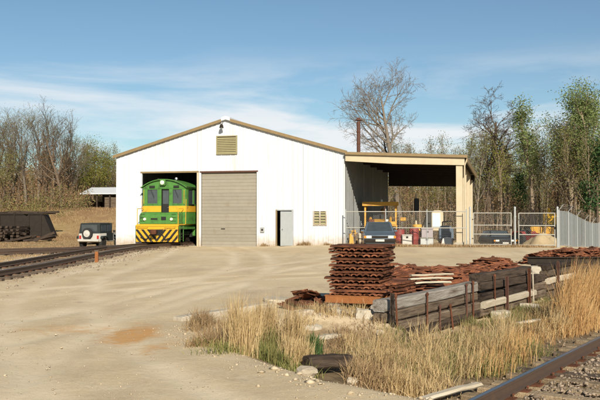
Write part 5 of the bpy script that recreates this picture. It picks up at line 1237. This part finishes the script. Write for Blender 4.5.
brush('far_wood', 'far mass of woodland behind the nearer trees', bpts_(700, 330, 680, 112, 140, .2, 6.5)+bpts_(400, -60, 130, 112, 140, .2, 4.), lbrown, 70, .9, .2, 5)

# ------------------------------------------------------------------ grass
def blades(px_, py_, h, w, m, name, label, lean=.35, wind=(.1, 0), seed=0):
    r = np.random.default_rng(seed); n = len(px_); a = r.uniform(0, 6.283, n); la = r.uniform(0, 6.283, n); ln = np.abs(r.normal(0, lean, n))
    H_ = h*r.uniform(.5, 1.15, n)*np.clip(.85+.35*np.sin(px_*2.3+seed)*np.cos(py_*1.9-seed)+.25*np.sin(px_*6.1+py_*4.7+seed*2), .3, 1.4); z0 = gz(px_, py_)-.015; V = []
    for q, wq in ((0, 1), (.4, .85), (.75, .55)):
        bx = px_+(np.cos(la)*ln*q**1.7+wind[0]*q*q)*H_; by = py_+(np.sin(la)*ln*q**1.7+wind[1]*q*q)*H_; bz = z0+H_*(q-.25*ln*q*q)
        for sg in (-1, 1): V.append(np.stack([bx+sg*np.cos(a)*w*wq, by+sg*np.sin(a)*w*wq, bz], 1))
    q = 1.; V.append(np.stack([px_+(np.cos(la)*ln+wind[0])*H_, py_+(np.sin(la)*ln+wind[1])*H_, z0+H_*(1-.25*ln)], 1))
    V = np.stack(V, 1).reshape(-1, 3); b = (np.arange(n)*7)[:, None]
    F = np.concatenate([np.stack([b+i for i in f], 2).reshape(-1, 3) for f in ((0, 1, 3), (0, 3, 2), (2, 3, 5), (2, 5, 4), (4, 5, 6))])
    return tag(link(name, npmesh(name, V, F, m)), label, None, None, 'stuff')
def scatter(n, t0, t1, s0, s1, clump=0, cr=.12):
    if clump:
        ct, cs = nrng.uniform(t0, t1, clump), nrng.uniform(s0, s1, clump); i = nrng.integers(0, clump, n); t_, s_ = ct[i]+nrng.normal(0, cr, n), cs[i]+nrng.normal(0, cr, n)
    else: t_, s_ = nrng.uniform(t0, t1, n), nrng.uniform(s0, s1, n)
    s_ = np.clip(s_, .22, None)
    return W0[0]+WD[0]*t_+WN[0]*s_, W0[1]+WD[1]*t_+WN[1]*s_
blades(*scatter(4800, -3.2, 9, .8, 2.35, 40, .10), .50, .0045, gdry, 'dry_grass', 'straw coloured grass filling the ditch before the timber wall', .45, (.08, 0), 1)
blades(*scatter(10000, -3.6, 8, .25, 2.3, 130, .2), .20, .005, gold, 'matted_grass', 'matted old brown grass in the ditch', .9, (.05, 0), 2)
blades(*scatter(9500, -3., 9, .4, 2.4, 60, .2), .26, .005, ggre, 'green_grass', 'patches of green grass in the ditch', .5, (.05, 0), 3)
blades(*scatter(5600, 3.0, 9.5, 1.6, 2.45, 20, .10), 1.02, .005, gora, 'sedge_grass', 'tall orange sedge grass beside the near railway track', .22, (.12, 0), 4)
blades(*scatter(2600, -1.5, 6., 1.7, 2.5, 36, .13), .40, .005, gora, 'orange_grass', 'orange brown grass tufts along the sleeper ends', .35, (.1, 0), 5)
def patch(n, px0, px1, py0, py1, clump, cr, z=-.2):
    ct = []; 
    for i in range(clump): ct.append(at0(rng.uniform(px0, px1), rng.uniform(py0, py1), z))
    ct = np.array(ct); i = nrng.integers(0, clump, n); return ct[i, 0]+nrng.normal(0, cr, n), ct[i, 1]+nrng.normal(0, cr, n)
blades(*patch(5600, 234, 306, 340, 358, 13, .06, -.12), .66, .0038, gdry, 'grass_clump', 'tall upright straw coloured grass clump on the yard edge', .19, (.03, 0), 6)
blades(*patch(3200, 196, 300, 325, 352, 34, .10, -.08), .30, .0045, gold, 'brown_grass', 'low brown grass around the tall grass clump', .7, (.05, 0), 7)
blades(*patch(2600, 200, 306, 338, 366, 26, .11, -.1), .22, .005, ggre, 'green_turf', 'low green grass at the foot of the tall grass clump', .6, (0, 0), 8)
blades(*patch(1500, 297, 312, 338, 354, 7, .08, -.2), .34, .011, gdgr, 'dark_weed', 'dark green leafy weed to the right of the tall grass clump', .5, (0, 0), 9)
blades(*patch(3600, 358, 405, 348, 388, 36, .10, -.4), .28, .0045, gold, 'tangled_grass', 'tangled brown grass between the fallen timber and the wall', .8, (.05, 0), 10)
blades(*patch(2600, 385, 440, 362, 392, 26, .10, -.45), .34, .0042, gdry, 'pale_grass', 'pale dry grass at the corner where wall and track draw near', .5, (.05, 0), 11)
blades(*patch(2600, 300, 385, 322, 346, 34, .12, -.3), .18, .0045, gold, 'rubble_grass', 'brown grass growing through the concrete lumps below the stack', .7, (.05, 0), 21)
blades(*patch(900, 300, 385, 325, 346, 12, .08, -.3), .28, .0042, gdry, 'rubble_straw', 'straw coloured tufts among the concrete lumps below the stack', .4, (.05, 0), 22)
blades(*patch(1700, 236, 308, 338, 360, 22, .07, -.12), .42, .0042, ggre, 'green_stems', 'green stems growing up through the tall straw grass clump', .3, (.03, 0), 41)
# strip of grass below the fence, weeds at the shed foot
u_ = nrng.uniform(14.6, 26, 4200); v_ = FV+nrng.normal(-.25, .35, 4200); B_ = np.array([bw(a, b).xy for a, b in zip(u_, v_)])
blades(B_[:, 0], B_[:, 1], .20, .011, gold, 'fence_grass', 'yellow brown grass strip along the chain link fence', .5, (0, 0), 12)
u_ = nrng.choice([9.7, 12.2, 13.4, 13.6, .5, 11.9], 500)+nrng.normal(0, .16, 500); B_ = np.array([bw(a, -.12-abs(rng.gauss(0, .08))).xy for a in u_])
blades(B_[:, 0], B_[:, 1], .22, .012, gold, 'shed_weeds', 'small brown weeds along the foot of the shed front', .5, (0, 0), 13)
n_ = 16000; k_ = nrng.uniform(-.40, -.22, n_); d_ = nrng.uniform(30, 66, n_); gx_ = k_*d_
keep = (gx_ < -11.2)
blades(gx_[keep], d_[keep], .10, .012, gold, 'short_grass', 'short dry grass around the siding and hopper', .6, (0, 0), 14)
n_ = 20000; k_ = nrng.uniform(-.42, -.2, n_); d_ = nrng.uniform(66, 88, n_)
hh_ = nrng.uniform(0, 1, n_) < .5+.5*np.sin(k_*70)*np.cos(d_*.7)
blades((k_*d_)[hh_], d_[hh_], .24, .02, leafm('grass_bank', (.20, .12, .062), (.36, .25, .13), .2), 'bank_grass', 'dry brown grass covering the bank behind the hopper', .6, (0, 0), 15)

n_ = 5200; D_ = nrng.uniform(66, 110, n_); p_x = nrng.uniform(-.02, .44, n_)+.09; n2 = 450; D2 = nrng.uniform(80, 110, n2); p2 = nrng.uniform(-.44, -.24, n2)
X_ = np.concatenate([p_x*D_, p2*D2]); Y_ = np.concatenate([D_, D2]); keep = ~((X_ > 2) & (X_ < 15) & (Y_ < 70)) & ~((X_/Y_ > -.275) & (X_/Y_ < -.2) & (Y_ < 104))
blades(X_[keep], Y_[keep], 3.6, .022, mat('sapling_bark', (.11, .08, .055), .9, (.26, .20, .14), island=True), 'saplings', 'thin bare saplings and stems filling the woodland edge', .18, (.02, 0), 31)
